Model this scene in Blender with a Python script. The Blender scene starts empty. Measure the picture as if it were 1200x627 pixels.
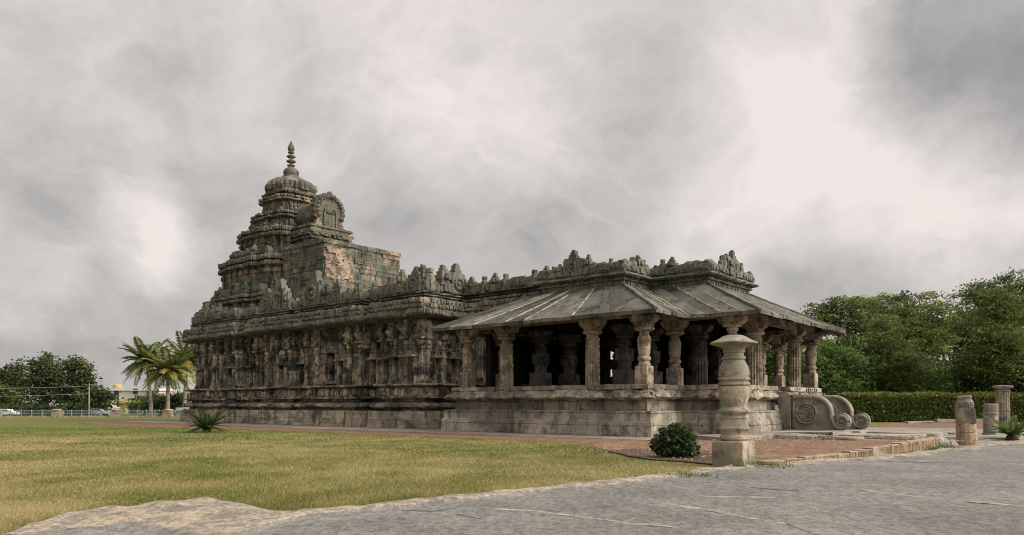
import bpy, bmesh, math, random
import numpy as np
from mathutils import Vector, Matrix, noise

random.seed(7)
RNG = np.random.default_rng(7)
R = math.radians
SC = bpy.context.scene
COL = SC.collection

# ------------------------------------------------------------------ camera
F = 886.0            # focal length in photo pixels (photo 1200 wide)
CX, YH, EYE = 600.0, 474.0, 1.3
cam = bpy.data.cameras.new("camera")
cam.sensor_fit = 'HORIZONTAL'
cam.sensor_width = 36.0
cam.lens = 36.0 * F / 1200.0
cam.shift_y = (YH - 313.5) / 1200.0
cam.clip_start = 0.1
cam.clip_end = 6000
camo = bpy.data.objects.new("camera", cam)
COL.objects.link(camo)
camo.location = (0, 0, EYE)
camo.rotation_euler = (R(90), 0, 0)
SC.camera = camo

# ------------------------------------------------------------------ colour management
SC.view_settings.view_transform = 'Standard'
SC.view_settings.look = 'None'
SC.view_settings.exposure = 0.32
SC.view_settings.gamma = 1.0
SC.view_settings.use_curve_mapping = False
SC.render.engine = 'CYCLES'
SC.cycles.use_denoising = True
SC.cycles.filter_width = 1.05
SC.cycles.max_bounces = 5
SC.cycles.diffuse_bounces = 3
SC.cycles.transparent_max_bounces = 4

# ------------------------------------------------------------------ sun + sky
SUN_DIR = Vector((0.80, -0.22, 0.62)).normalized()      # from the scene towards the sun
sun = bpy.data.lights.new("sun", 'SUN')
sun.energy = 1.5
sun.angle = R(11)
sun.color = (1.0, 0.93, 0.84)
suno = bpy.data.objects.new("sun", sun)
COL.objects.link(suno)
suno.rotation_euler = SUN_DIR.to_track_quat('Z', 'Y').to_euler()
suno.location = (30, -10, 40)


class NT:
    """small node-tree helper"""
    def __init__(self, nt):
        self.nt = nt

    def n(self, typ, **kw):
        nd = self.nt.nodes.new(typ)
        for k, v in kw.items():
            setattr(nd, k, v)
        return nd

    def l(self, a, b):
        self.nt.links.new(a, b)

    def put(self, sock, v):
        if isinstance(v, bpy.types.NodeSocket):
            self.l(v, sock)
        elif isinstance(v, (tuple, list)) and len(v) == 3 and sock.type == 'RGBA':
            sock.default_value = (*v, 1)
        else:
            sock.default_value = v

    def math(self, op, a, b=0.0, clamp=False):
        nd = self.n('ShaderNodeMath', operation=op, use_clamp=clamp)
        self.put(nd.inputs[0], a)
        self.put(nd.inputs[1], b)
        return nd.outputs[0]

    def vmath(self, op, a, b=(0, 0, 0), scale=None):
        nd = self.n('ShaderNodeVectorMath', operation=op)
        self.put(nd.inputs[0], a)
        if op == 'SCALE':
            self.put(nd.inputs['Scale'], scale)
        else:
            self.put(nd.inputs[1], b)
        return nd.outputs['Value'] if op in ('DOT_PRODUCT', 'LENGTH') else nd.outputs['Vector']

    def noise(self, vec, scale, detail=5.0, rough=0.55, dist=0.0, col=False):
        nd = self.n('ShaderNodeTexNoise')
        if vec is not None:
            self.l(vec, nd.inputs['Vector'])
        nd.inputs['Scale'].default_value = scale
        nd.inputs['Detail'].default_value = detail
        nd.inputs['Roughness'].default_value = rough
        nd.inputs['Distortion'].default_value = dist
        return nd.outputs['Color' if col else 'Fac']

    def ramp(self, fac, lo, hi, a=0.0, b=1.0, smooth=True):
        nd = self.n('ShaderNodeMapRange', clamp=True)
        if smooth:
            nd.interpolation_type = 'SMOOTHSTEP'
        self.put(nd.inputs['Value'], fac)
        self.put(nd.inputs['From Min'], lo)
        self.put(nd.inputs['From Max'], hi)
        self.put(nd.inputs['To Min'], a)
        self.put(nd.inputs['To Max'], b)
        return nd.outputs['Result']

    def mix(self, fac, a, b, blend='MIX'):
        nd = self.n('ShaderNodeMix', data_type='RGBA', blend_type=blend)
        self.put(nd.inputs['Factor'], fac)
        self.put(nd.inputs['A'], a)
        self.put(nd.inputs['B'], b)
        return nd.outputs['Result']


def pdir(px, py):
    v = Vector(((px - CX) / F, 1.0, (YH - py) / F))
    return v.normalized()


world = bpy.data.worlds.new("World")
SC.world = world
world.use_nodes = True
wt = NT(world.node_tree)
for nd in list(world.node_tree.nodes):
    world.node_tree.nodes.remove(nd)
wout = wt.n('ShaderNodeOutputWorld')
wbg = wt.n('ShaderNodeBackground')
wbg.inputs['Strength'].default_value = 0.1
wt.l(wbg.outputs[0], wout.inputs['Surface'])
sky = wt.n('ShaderNodeTexSky', sky_type='NISHITA')
sky.sun_disc = False
sky.sun_elevation = math.asin(SUN_DIR.z)
sky.sun_rotation = math.atan2(SUN_DIR.x, SUN_DIR.y)
sky.air_density = 1.5
sky.dust_density = 3.0
tc = wt.n('ShaderNodeTexCoord')
d0 = wt.vmath('NORMALIZE', tc.outputs['Generated'])
wn = wt.noise(d0, 4.0, 8, 0.6, col=True)
wn = wt.vmath('SUBTRACT', wn, (0.5, 0.5, 0.5))
dw = wt.vmath('NORMALIZE', wt.vmath('ADD', d0, wt.vmath('SCALE', wn, scale=0.17)))
sep = wt.n('ShaderNodeSeparateXYZ')
wt.l(d0, sep.inputs[0])
zz = wt.math('ADD', wt.math('MAXIMUM', sep.outputs['Z'], 0.0), 0.22)
cmb = wt.n('ShaderNodeCombineXYZ')
wt.l(wt.math('DIVIDE', sep.outputs['X'], zz), cmb.inputs[0])
wt.l(wt.math('DIVIDE', sep.outputs['Y'], zz), cmb.inputs[1])
cloud_n = wt.noise(cmb.outputs[0], 1.1, 7, 0.5, 0.4)
cloud_f = wt.noise(d0, 6.0, 9, 0.6, 0.5)
b = wt.math('ADD', 0.64, wt.math('MULTIPLY', wt.math('SUBTRACT', cloud_n, 0.5), 0.34))
b = wt.math('ADD', b, wt.math('MULTIPLY', wt.math('SUBTRACT', cloud_f, 0.5), 0.34))
bil = wt.math('ABSOLUTE', wt.math('SUBTRACT', wt.noise(wt.vmath('MULTIPLY', dw, (1.0, 1.0, 1.7)), 6.5, 10, 0.62, 0.25), .5))
b = wt.math('ADD', b, wt.math('MULTIPLY', wt.math('SUBTRACT', bil, .09), -0.68))
# cloud masses: (direction given through photo x,y), inner/outer radius in degrees, weight
MASSES = [
    (990, 40, 1, 11, .15), (925, 170, 1, 10, .15), (850, 290, 1, 8, .12), (1130, 240, 1, 8, .26),
    (1020, 220, 1, 8, .14),
    (570, 90, 1, 12, .10), (420, 60, 2, 13, .05), (565, 185, 1, 7, .12), (190, 60, 4, 18, .04),
    (165, 278, .3, 5, .24), (135, 325, .5, 6, .13), (215, 295, .5, 3.5, .10), (15, 330, 1, 5, .24), (60, 130, 1, 9, .05),
    (1170, 90, 2, 10, -.26), (1190, 20, 2, 9, -.14),
    (60, 390, 3, 10, -.22), (60, 240, 1, 7, -.12), (300, 280, 1, 8, -.14), (250, 380, 1, 9, -.07), (180, 190, 2, 10, -.05),
    (520, 300, 2, 11, -.13), (700, 320, 1, 8, -.10), (970, 350, 2, 8, -.18), (1100, 300, 1, 6, -.06), (760, 120, 1, 6, -.04),
    (420, 180, 2, 9, -.05), (700, 40, 2, 9, -.03), (1130, 320, 1, 7, -.02),
]
for (px, py, ri, ro, w) in MASSES:
    dv = pdir(px, py)
    dt = wt.vmath('DOT_PRODUCT', dw, tuple(dv))
    b = wt.math('ADD', b, wt.ramp(dt, math.cos(R(ro)), math.cos(R(ri)), 0.0, w))
cr = wt.n('ShaderNodeValToRGB')
el = cr.color_ramp.elements
el[0].position, el[0].color = 0.15, (1.85, 1.80, 1.80, 1)
el[1].position, el[1].color = 0.92, (7.1, 6.5, 6.2, 1)
e = el.new(0.40); e.color = (3.25, 3.16, 3.07, 1)
e = el.new(0.62); e.color = (4.78, 4.50, 4.38, 1)
wt.l(b, cr.inputs['Fac'])
skyc = wt.mix(0.96, wt.vmath('SCALE', sky.outputs[0], scale=1.0), cr.outputs['Color'])
# thin bright cloud round the hidden sun, high to the right and behind the viewer
glow = wt.ramp(wt.vmath('DOT_PRODUCT', dw, tuple(SUN_DIR)), math.cos(R(66)), math.cos(R(8)), 0.0, 27.0)
skyc = wt.vmath('ADD', skyc, wt.vmath('SCALE', (1.0, .93, .84), scale=glow))
wt.l(skyc, wbg.inputs['Color'])

# ------------------------------------------------------------------ materials


def newmat(name):
    m = bpy.data.materials.new(name)
    m.use_nodes = True
    t = NT(m.node_tree)
    bsdf = m.node_tree.nodes['Principled BSDF']
    bsdf.inputs['Roughness'].default_value = 0.9
    bsdf.inputs['Specular IOR Level'].default_value = 0.12
    return m, t, bsdf


def simple(name, col, rough=0.8, var=0.25, scale=3.0, metal=0.0, bump=0.0):
    m, t, bs = newmat(name)
    tc = t.n('ShaderNodeTexCoord')
    f = t.noise(tc.outputs['Object'], scale, 6, 0.6)
    dark = tuple(c * (1 - var) for c in col)
    lite = tuple(min(1, c * (1 + var)) for c in col)
    t.put(bs.inputs['Base Color'], t.mix(t.ramp(f, .35, .65), dark, lite))
    bs.inputs['Roughness'].default_value = rough
    bs.inputs['Metallic'].default_value = metal
    if bump:
        bn = t.n('ShaderNodeBump')
        bn.inputs['Strength'].default_value = bump
        bn.inputs['Distance'].default_value = 0.02
        t.l(t.noise(tc.outputs['Object'], scale * 8, 5, 0.6), bn.inputs['Height'])
        t.l(bn.outputs[0], bs.inputs['Normal'])
    return m


def stone(name, main, light, dark, patina=(.13, .15, .115), pat=0.0, streak=0.0, bump=0.6, dist=0.04,
          course=None, dark_amt=0.8, s=1.0, fine=0.35, rust=None, per=0.0, black=0.0, pale=None):
    """weathered carved stone; pattern lives on the stone's own coordinates"""
    m, t, bs = newmat(name)
    tc = t.n('ShaderNodeTexCoord')
    oi = t.n('ShaderNodeObjectInfo')
    P = t.vmath('ADD', tc.outputs['Object'], t.vmath('SCALE', oi.outputs['Location'], scale=1.73))
    n1 = t.noise(P, 0.55 * s, 7, 0.62, 0.3)
    c = t.mix(t.ramp(n1, .45, .60), main, light)
    if rust:
        c = t.mix(t.ramp(t.noise(t.vmath('ADD', P, (7.7, 3.1, 1.9)), 0.9 * s, 6, .6), .55, .68, 0, .8), c, rust)
    n2 = t.noise(t.vmath('ADD', P, (3.3, 9.1, 5.2)), 1.25 * s, 8, 0.68, 0.2)
    c = t.mix(t.ramp(n2, .49, .60, 0, dark_amt), c, dark)
    if pale:
        n6 = t.noise(t.vmath('ADD', P, (2.2, 6.1, 4.7)), 1.5 * s, 7, .6)
        c = t.mix(t.ramp(n6, .56, .62, 0, .75), c, pale)
    if black:
        mb_ = t.n('ShaderNodeMapping')
        mb_.inputs['Scale'].default_value = (.32, .32, .62)
        t.l(P, mb_.inputs['Vector'])
        n7 = t.noise(mb_.outputs[0], 1.0, 8, .68, .3)
        c = t.mix(t.ramp(n7, .49, .585, 0, black), c, (.022, .023, .022))
    if pat:
        geo = t.n('ShaderNodeNewGeometry')
        sp = t.n('ShaderNodeSeparateXYZ')
        t.l(geo.outputs['Normal'], sp.inputs[0])
        n3 = t.noise(t.vmath('ADD', P, (1.3, 4.4, 8.2)), 1.1 * s, 7, 0.62)
        k = t.math('ADD', n3, t.math('MULTIPLY', sp.outputs['Z'], 0.07))
        c = t.mix(t.ramp(k, .56 - .22 * pat, .68 - .18 * pat, 0, min(1, .55 + .5 * pat)), c, patina)
    if streak:
        mp = t.n('ShaderNodeMapping')
        mp.inputs['Scale'].default_value = (2.6, 2.6, 0.30)
        t.l(P, mp.inputs['Vector'])
        n4 = t.noise(mp.outputs[0], 1.0 * s, 7, 0.62)
        c = t.mix(t.ramp(n4, .52, .66, 0, streak), c, (.032, .032, .032))
    if per:
        c = t.vmath('SCALE', c, scale=t.ramp(oi.outputs['Random'], 0, 1, 1 - per, 1 + per, False))
    nf = t.noise(P, 17 * s, 5, 0.7)
    c = t.mix(fine, c, t.mix(t.ramp(nf, .32, .68), (.35, .35, .35), (1.45, 1.42, 1.36)), 'MULTIPLY') if fine else c
    t.put(bs.inputs['Base Color'], c)
    h = t.math('ADD', t.noise(P, 6 * s, 9, 0.65), t.math('MULTIPLY', t.noise(P, 26 * s, 4, .6), .35))
    if course:
        w, hh = course
        sx = t.n('ShaderNodeSeparateXYZ')
        t.l(P, sx.inputs[0])
        cb = t.n('ShaderNodeCombineXYZ')
        wob = t.math('MULTIPLY', t.noise(P, 1.6, 3), .10)
        t.l(t.math('ADD', t.math('ADD', sx.outputs[0], sx.outputs[1]), wob), cb.inputs[0])
        t.l(t.math('ADD', sx.outputs[2], wob), cb.inputs[1])
        br = t.n('ShaderNodeTexBrick')
        t.l(cb.outputs[0], br.inputs['Vector'])
        br.inputs['Scale'].default_value = 1.0
        br.inputs['Mortar Size'].default_value = 0.014
        br.inputs['Mortar Smooth'].default_value = 0.3
        br.inputs['Brick Width'].default_value = w
        br.inputs['Row Height'].default_value = hh
        br.inputs['Color1'].default_value = (.78, .78, .78, 1)
        br.inputs['Color2'].default_value = (1.12, 1.1, 1.06, 1)
        br.inputs['Mortar'].default_value = (.32, .30, .28, 1)
        cc = t.mix(0.85, c, br.outputs['Color'], 'MULTIPLY')
        t.put(bs.inputs['Base Color'], cc)
        h = t.math('SUBTRACT', h, t.math('MULTIPLY', br.outputs['Fac'], 0.9))
    bn = t.n('ShaderNodeBump')
    bn.inputs['Strength'].default_value = bump
    bn.inputs['Distance'].default_value = dist
    t.l(h, bn.inputs['Height'])
    t.l(bn.outputs[0], bs.inputs['Normal'])
    return m


def leafmat(name, dark, mid, lite, trans=0.35):
    m, t, bs = newmat(name)
    at = t.n('ShaderNodeAttribute', attribute_name='tint')
    cr = t.n('ShaderNodeValToRGB')
    cr.color_ramp.elements[0].color = (*dark, 1)
    cr.color_ramp.elements[1].color = (*lite, 1)
    e = cr.color_ramp.elements.new(.5)
    e.color = (*mid, 1)
    t.l(at.outputs['Fac'], cr.inputs['Fac'])
    t.l(cr.outputs['Color'], bs.inputs['Base Color'])
    bs.inputs['Roughness'].default_value = 0.55
    tr = t.n('ShaderNodeBsdfTranslucent')
    t.l(cr.outputs['Color'], tr.inputs['Color'])
    mx = t.n('ShaderNodeMixShader')
    mx.inputs[0].default_value = trans
    out = m.node_tree.nodes['Material Output']
    t.l(bs.outputs[0], mx.inputs[1])
    t.l(tr.outputs[0], mx.inputs[2])
    t.l(mx.outputs[0], out.inputs['Surface'])
    return m


M = {}
M['base'] = stone('pale_granite_courses', (.33, .285, .22), (.43, .37, .29), (.075, .068, .058), pat=.12, patina=(.16, .16, .13),
                  streak=.75, course=(1.35, .52), dark_amt=.75, bump=.7, black=.5)
M['plinth'] = stone('plinth_stone', (.285, .255, .21), (.40, .355, .29), (.085, .078, .066), pat=.25, patina=(.19, .18, .145),
                    streak=.6, course=(1.6, .5), dark_amt=.75, bump=.8, black=.5)
M['wall'] = stone('wall_stone', (.135, .115, .09), (.42, .35, .27), (.024, .023, .022), pat=.42, patina=(.125, .14, .118),
                  streak=.92, dark_amt=.95, bump=.6, dist=.022, s=1.25, rust=(.30, .18, .11), course=(.9, .55), black=.9, pale=(.34, .34, .29))
M['carve'] = stone('carved_wall_stone', (.18, .145, .11), (.45, .37, .28), (.024, .023, .022), pat=.38, patina=(.13, .145, .12),
                   streak=.88, dark_amt=.9, bump=.6, dist=.022, s=1.3, rust=(.31, .19, .12), black=.9, pale=(.36, .34, .28))
M['frieze'] = stone('pale_carved_frieze', (.24, .195, .145), (.44, .37, .28), (.035, .033, .03), pat=.15, patina=(.16, .165, .135), streak=.6, dark_amt=.85, bump=.6, dist=.02, s=1.3, black=.6)
M['green'] = stone('lichen_stone', (.115, .118, .092), (.21, .19, .145), (.028, .031, .027), pat=.58, patina=(.118, .129, .108),
                   streak=.55, dark_amt=.75, bump=.6, dist=.022, s=1.2, rust=(.30, .20, .13))
M['tower'] = stone('tower_stone', (.115, .108, .083), (.27, .215, .16), (.028, .030, .026), pat=.58, patina=(.108, .117, .098),
                   streak=.65, dark_amt=.8, bump=.65, dist=.03, s=1.1, rust=(.31, .21, .14), course=(1.1, .42))
M['pillar'] = stone('pillar_stone', (.215, .17, .13), (.38, .31, .235), (.055, .048, .04), pat=.2, patina=(.17, .165, .135),
                     streak=.6, dark_amt=.75, bump=.5, dist=.025, s=1.6)
M['inner'] = stone('shade_dark_stone', (.016, .015, .014), (.026, .024, .022), (.009, .009, .008), bump=.3, s=1.5, fine=.2)  # near-black tone puts the pavilion's inner shade into the stone colour
M['innerpillar'] = stone('polished_dark_soapstone', (.07, .066, .06), (.13, .12, .107), (.03, .028, .026), bump=.3, s=1.5, fine=.2)
M['roof'] = stone('roof_slab_stone', (.092, .088, .075), (.165, .152, .124), (.032, .032, .029), pat=.25, patina=(.105, .112, .092),
                  streak=.0, dark_amt=.85, bump=.7, dist=.03, s=1.0, per=.32)
M['mortar'] = stone('pale_lime_mortar', (.30, .27, .215), (.40, .36, .29), (.12, .11, .095), bump=.5, s=2)
M['bal'] = stone('balustrade_stone', (.20, .175, .145), (.31, .27, .215), (.08, .072, .062), pat=.25, patina=(.18, .175, .145),
                 streak=.3, dark_amt=.55, bump=.35, dist=.02, s=1.8)
M['column'] = stone('column_stone', (.225, .185, .14), (.36, .295, .225), (.09, .078, .064), pat=.4, patina=(.19, .195, .155),
                      streak=.5, dark_amt=.7, bump=.3, dist=.02, s=2.0, black=.55)
M['paving'] = stone('grey_paving_stone', (.24, .225, .195), (.31, .285, .245), (.12, .112, .10), bump=.6, s=1.4, course=(1.8, 1.1), dark_amt=.6)
M['kerb'] = stone('tooled_kerb_stone', (.36, .27, .185), (.43, .34, .25), (.19, .15, .115), streak=.4, bump=.8, s=3, dark_amt=.6)
M['rubble'] = stone('boulder_stone', (.26, .25, .235), (.36, .34, .31), (.11, .10, .095), bump=.8, s=3)
M['plaster'] = stone('bare_reddish_stone', (.25, .18, .135), (.36, .27, .20), (.09, .07, .055), pat=.3, bump=.7, s=1.2, dark_amt=.9)

# ------------------------------------------------------------------ mesh helpers


class MB:
    def __init__(self):
        self.v, self.f = [], []

    def add(self, vs, fs):
        o = len(self.v)
        self.v.extend([tuple(p) for p in vs])
        self.f.extend([tuple(i + o for i in f) for f in fs])

    def box(self, c, s, rz=0.0, j=0.0):
        cx, cy, cz = c
        hx, hy, hz = s[0] / 2, s[1] / 2, s[2] / 2
        co, si = math.cos(rz), math.sin(rz)
        vs = []
        for z in (-hz, hz):
            for (x, y) in ((-hx, -hy), (hx, -hy), (hx, hy), (-hx, hy)):
                x += random.uniform(-j, j); y += random.uniform(-j, j)
                zz = z + random.uniform(-j, j)
                vs.append((cx + x * co - y * si, cy + x * si + y * co, cz + zz))
        self.add(vs, [(3, 2, 1, 0), (4, 5, 6, 7), (0, 1, 5, 4), (1, 2, 6, 5), (2, 3, 7, 6), (3, 0, 4, 7)])

    def loops(self, rings, cap0=True, cap1=True):
        n = len(rings[0])
        vs = [p for r in rings for p in r]
        fs = []
        for k in range(len(rings) - 1):
            for i in range(n):
                a, b_ = k * n + i, k * n + (i + 1) % n
                fs.append((a, b_, b_ + n, a + n))
        if cap0:
            fs.append(tuple(reversed(range(n))))
        if cap1:
            fs.append(tuple((len(rings) - 1) * n + i for i in range(n)))
        self.add(vs, fs)

    def lathe(self, prof, c=(0, 0, 0), n=20, star=0.0, pts=8, rot=0.0, j=0.0):
        """prof = [(z, r)]"""
        rings = []
        for (z, r) in prof:
            ring = []
            for i in range(n):
                a = rot + 2 * math.pi * i / n
                rr = r * (1 + (star * (1 if (i % 2 == 0) else -1) if star else 0)) + random.uniform(-j, j)
                ring.append((c[0] + rr * math.cos(a), c[1] + rr * math.sin(a), c[2] + z))
            rings.append(ring)
        self.loops(rings)

    def tube(self, pts, rad, n=7):
        pts = [Vector(p) for p in pts]
        rings = []
        for i, p in enumerate(pts):
            d = (pts[min(i + 1, len(pts) - 1)] - pts[max(i - 1, 0)]).normalized()
            u = d.cross(Vector((0, 0, 1)))
            if u.length < 1e-3:
                u = Vector((1, 0, 0))
            u.normalize()
            w = u.cross(d)
            r = rad[i] if isinstance(rad, (list, tuple)) else rad
            rings.append([p + u * r * math.cos(2 * math.pi * k / n) + w * r * math.sin(2 * math.pi * k / n) for k in range(n)])
        self.loops(rings)

    def plate(self, o, t, nrm, outline, d0, d1):
        """outline [(s,z)] (counter-clockwise seen from outside) standing on a vertical face"""
        n = len(outline)
        a = [(o[0] + t[0] * s + nrm[0] * d0, o[1] + t[1] * s + nrm[1] * d0, o[2] + z) for s, z in outline]
        b_ = [(o[0] + t[0] * s + nrm[0] * d1, o[1] + t[1] * s + nrm[1] * d1, o[2] + z) for s, z in outline]
        self.loops([a, b_])

    def ball(self, c, r, sz=1.0, n=8, m=5):
        prof = [(-r * sz * math.cos(math.pi * k / m), max(.001, r * math.sin(math.pi * k / m))) for k in range(m + 1)]
        self.lathe(prof, c, n)

    def build(self, name, mat, parent=None, smooth=False, bevel=0.0, loc=None, label=None):
        me = bpy.data.meshes.new(name)
        me.from_pydata(self.v, [], self.f)
        if smooth:
            me.shade_smooth()
        me.materials.append(mat)
        o = bpy.data.objects.new(name, me)
        COL.objects.link(o)
        if parent is not None:
            o.parent = parent
        if loc is not None:
            o.location = loc
        if bevel:
            b_ = o.modifiers.new('bevel', 'BEVEL')
            b_.width = bevel
            b_.segments = 2
            b_.limit_method = 'ANGLE'
        if label:
            o['label'] = label
        return o


def offset_poly(poly, d):
    n = len(poly)
    out = []
    for i in range(n):
        p0, p1, p2 = poly[i - 1], poly[i], poly[(i + 1) % n]
        e1 = Vector((p1[0] - p0[0], p1[1] - p0[1])).normalized()
        e2 = Vector((p2[0] - p1[0], p2[1] - p1[1])).normalized()
        n1 = Vector((e1.y, -e1.x)); n2 = Vector((e2.y, -e2.x))
        k = n1 + n2
        if k.length < 1e-6:
            q = Vector(p1) + n1 * d
        else:
            k = k / (1 + n1.dot(n2))
            q = Vector(p1) + k * d
        out.append((q.x, q.y))
    return out


def edges(poly):
    n = len(poly)
    for i in range(n):
        a, b_ = Vector(poly[i]), Vector(poly[(i + 1) % n])
        L = (b_ - a).length
        if L < 1e-4:
            continue
        t = (b_ - a) / L
        yield a, b_, L, t, Vector((t.y, -t.x))


def extr(mb, poly, prof, seg=0.45, j=0.018, cap0=False, cap1=True):
    """walls of a plan polygon following a moulding profile [(z, offset)]; edges are cut short and worn"""
    rings = []
    base = offset_poly(poly, 0)
    n = len(base)
    counts = []
    for i in range(n):
        L = (Vector(base[(i + 1) % n]) - Vector(base[i])).length
        counts.append(max(1, int(round(L / seg))))
    tot = sum(counts)
    jx = [random.gauss(0, j) for _ in range(tot)]
    for k, (z, off) in enumerate(prof):
        pl = offset_poly(poly, off)
        ring = []
        q = 0
        for i in range(n):
            a, b_ = Vector(pl[i]), Vector(pl[(i + 1) % n])
            t = (b_ - a)
            nn = Vector((t.y, -t.x)).normalized() if t.length > 1e-6 else Vector((0, 0))
            for s in range(counts[i]):
                p = a.lerp(b_, s / counts[i])
                w = random.gauss(0, j) + jx[q] * .6
                p = p + nn * w
                ring.append((p.x, p.y, z + random.gauss(0, j * .6)))
                q += 1
        rings.append(ring)
    mb.loops(rings, cap0, cap1)


def arch(w, h, n=7):
    """arched panel outline, bottom centre at (0,0)"""
    r = w / 2
    pts = [(-r, 0), (r, 0), (r, max(0.0, h - r))]
    for k in range(1, n):
        a = math.pi * k / n
        pts.append((r * math.cos(a), max(0.0, h - r) + r * math.sin(a)))
    pts.append((-r, max(0.0, h - r)))
    return pts


def rect(w, h, z=0.0):
    return [(-w / 2, z), (w / 2, z), (w / 2, z + h), (-w / 2, z + h)]


def visible(n):
    return not (n.y > 0.5)


def carve(mb, poly, off, z0, z1, w=(.2, .45), d=(.04, .16), mode='mixed', gap=.04, skip=.05, sides=visible):
    H = z1 - z0
    for a, b_, L, t, nn in edges(offset_poly(poly, off)):
        if L < .12 or not sides(nn):
            continue
        s = .02
        while s < L - .08:
            ww = min(random.uniform(*w), L - s)
            if ww < .08:
                break
            if random.random() > skip:
                o = a + t * (s + ww / 2)
                O = (o.x, o.y, z0)
                dd = random.uniform(*d)
                u = ww - gap
                k = random.random()
                if mode == 'kudu' or (mode == 'mixed' and k < .35):
                    mb.plate(O, t, nn, arch(u, H * random.uniform(.8, 1)), -.05, dd)
                    mb.plate((O[0], O[1], z0 + H * .12), t, nn, arch(u * .5, H * .5), dd - .01, dd + .05)
                elif mode == 'figure' or (mode == 'mixed' and k < .6):
                    hh = H * random.uniform(.75, 1)
                    mb.plate(O, t, nn, [(-u * .45, 0), (u * .45, 0), (u * .3, hh * .35), (u * .42, hh * .62), (u * .18, hh * .74),
                                        (-u * .18, hh * .74), (-u * .42, hh * .62), (-u * .3, hh * .35)], -.05, dd)
                    p = o + nn * (dd * .7)
                    mb.ball((p.x, p.y, z0 + hh * .84), min(u * .24, hh * .16), n=6, m=4)
                elif mode == 'dentil':
                    mb.plate(O, t, nn, rect(u * .6, H), -.03, dd)
                else:
                    hh = H * random.uniform(.55, 1)
                    mb.plate((O[0], O[1], z0 + random.uniform(0, H - hh)), t, nn, rect(u, hh), -.05, dd)
                    if random.random() < .6:
                        mb.plate((O[0], O[1], z0 + H * .2), t, nn, arch(u * .55, H * .5, 5), dd - .01, dd + random.uniform(.03, .07))
            s += ww


def empty(name, loc=(0, 0, 0), rz=0.0):
    o = bpy.data.objects.new(name, None)
    COL.objects.link(o)
    o.location = loc
    o.rotation_euler = (0, 0, rz)
    o.empty_display_size = .3
    return o


def tag(o, label=None, cat=None, group=None, kind=None):
    if label: o['label'] = label
    if cat: o['category'] = cat
    if group: o['group'] = group
    if kind: o['kind'] = kind
    return o


def copy_tree(o, parent=None):
    c = o.copy()
    COL.objects.link(c)
    c.parent = parent
    for ch in o.children:
        copy_tree(ch, c)
    return c


def npmesh(name, verts, faces, mat, parent=None, tint=None, smooth=False):
    """verts (N,3), faces (M,k) numpy"""
    me = bpy.data.meshes.new(name)
    k = faces.shape[1]
    me.vertices.add(len(verts))
    me.vertices.foreach_set('co', np.asarray(verts, np.float32).ravel())
    me.loops.add(faces.size)
    me.loops.foreach_set('vertex_index', faces.astype(np.int32).ravel())
    me.polygons.add(len(faces))
    me.polygons.foreach_set('loop_start', np.arange(0, faces.size, k, dtype=np.int32))
    me.update(calc_edges=True)
    if tint is not None:
        at = me.attributes.new('tint', 'FLOAT', 'FACE')
        at.data.foreach_set('value', np.asarray(tint, np.float32))
    me.materials.append(mat)
    if smooth:
        me.shade_smooth()
    o = bpy.data.objects.new(name, me)
    COL.objects.link(o)
    if parent is not None:
        o.parent = parent
    return o


def G(px, py, z=0.0):
    """point of the ground seen at photo pixel (px,py)"""
    D = F * (EYE - z) / (py - YH)
    return Vector(((px - CX) / F * D, D, z))


def at(px, D, z=0.0):
    return Vector(((px - CX) / F * D, D, z))


def zat(py, D):
    return EYE + (YH - py) / F * D

# ------------------------------------------------------------------ ground sheets (structure)
P0 = Vector((5.35, 30.6, 0))
ROT = math.atan2(-.641, .767)
EAX = Vector((math.cos(ROT), math.sin(ROT), 0))
NAX = Vector((-math.sin(ROT), math.cos(ROT), 0))


def T(e, n, z=0.0):
    p = P0 + EAX * e + NAX * n
    return Vector((p.x, p.y, z))


def TL(v):
    d = Vector((v[0], v[1], 0)) - P0
    return d.dot(EAX), d.dot(NAX)


def lawn_material():
    m, t, bs = newmat('dry_lawn')
    tc = t.n('ShaderNodeTexCoord')
    P = tc.outputs['Object']
    n1 = t.noise(P, .16, 6, .6, .5)
    n2 = t.noise(P, .9, 6, .65)
    n3 = t.noise(P, 9, 4, .7)
    c = t.mix(t.ramp(n1, .38, .60), (.23, .19, .085), (.10, .115, .03))
    c = t.mix(t.ramp(n2, .45, .68, 0, .75), c, (.27, .22, .115))
    c = t.mix(.7, c, t.mix(t.ramp(n3, .3, .7), (.5, .5, .5), (1.4, 1.4, 1.35)), 'MULTIPLY')
    sp = t.n('ShaderNodeSeparateXYZ')
    t.l(P, sp.inputs[0])
    far = t.ramp(t.math('ADD', sp.outputs[1], t.math('MULTIPLY', n2, 12)), 34, 44, 0, .85)
    c = t.mix(far, c, (.105, .125, .032))
    t.put(bs.inputs['Base Color'], c)
    bn = t.n('ShaderNodeBump')
    bn.inputs['Strength'].default_value = .8
    bn.inputs['Distance'].default_value = .03
    t.l(t.noise(P, 30, 6, .7), bn.inputs['Height'])
    t.l(bn.outputs[0], bs.inputs['Normal'])
    return m


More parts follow.
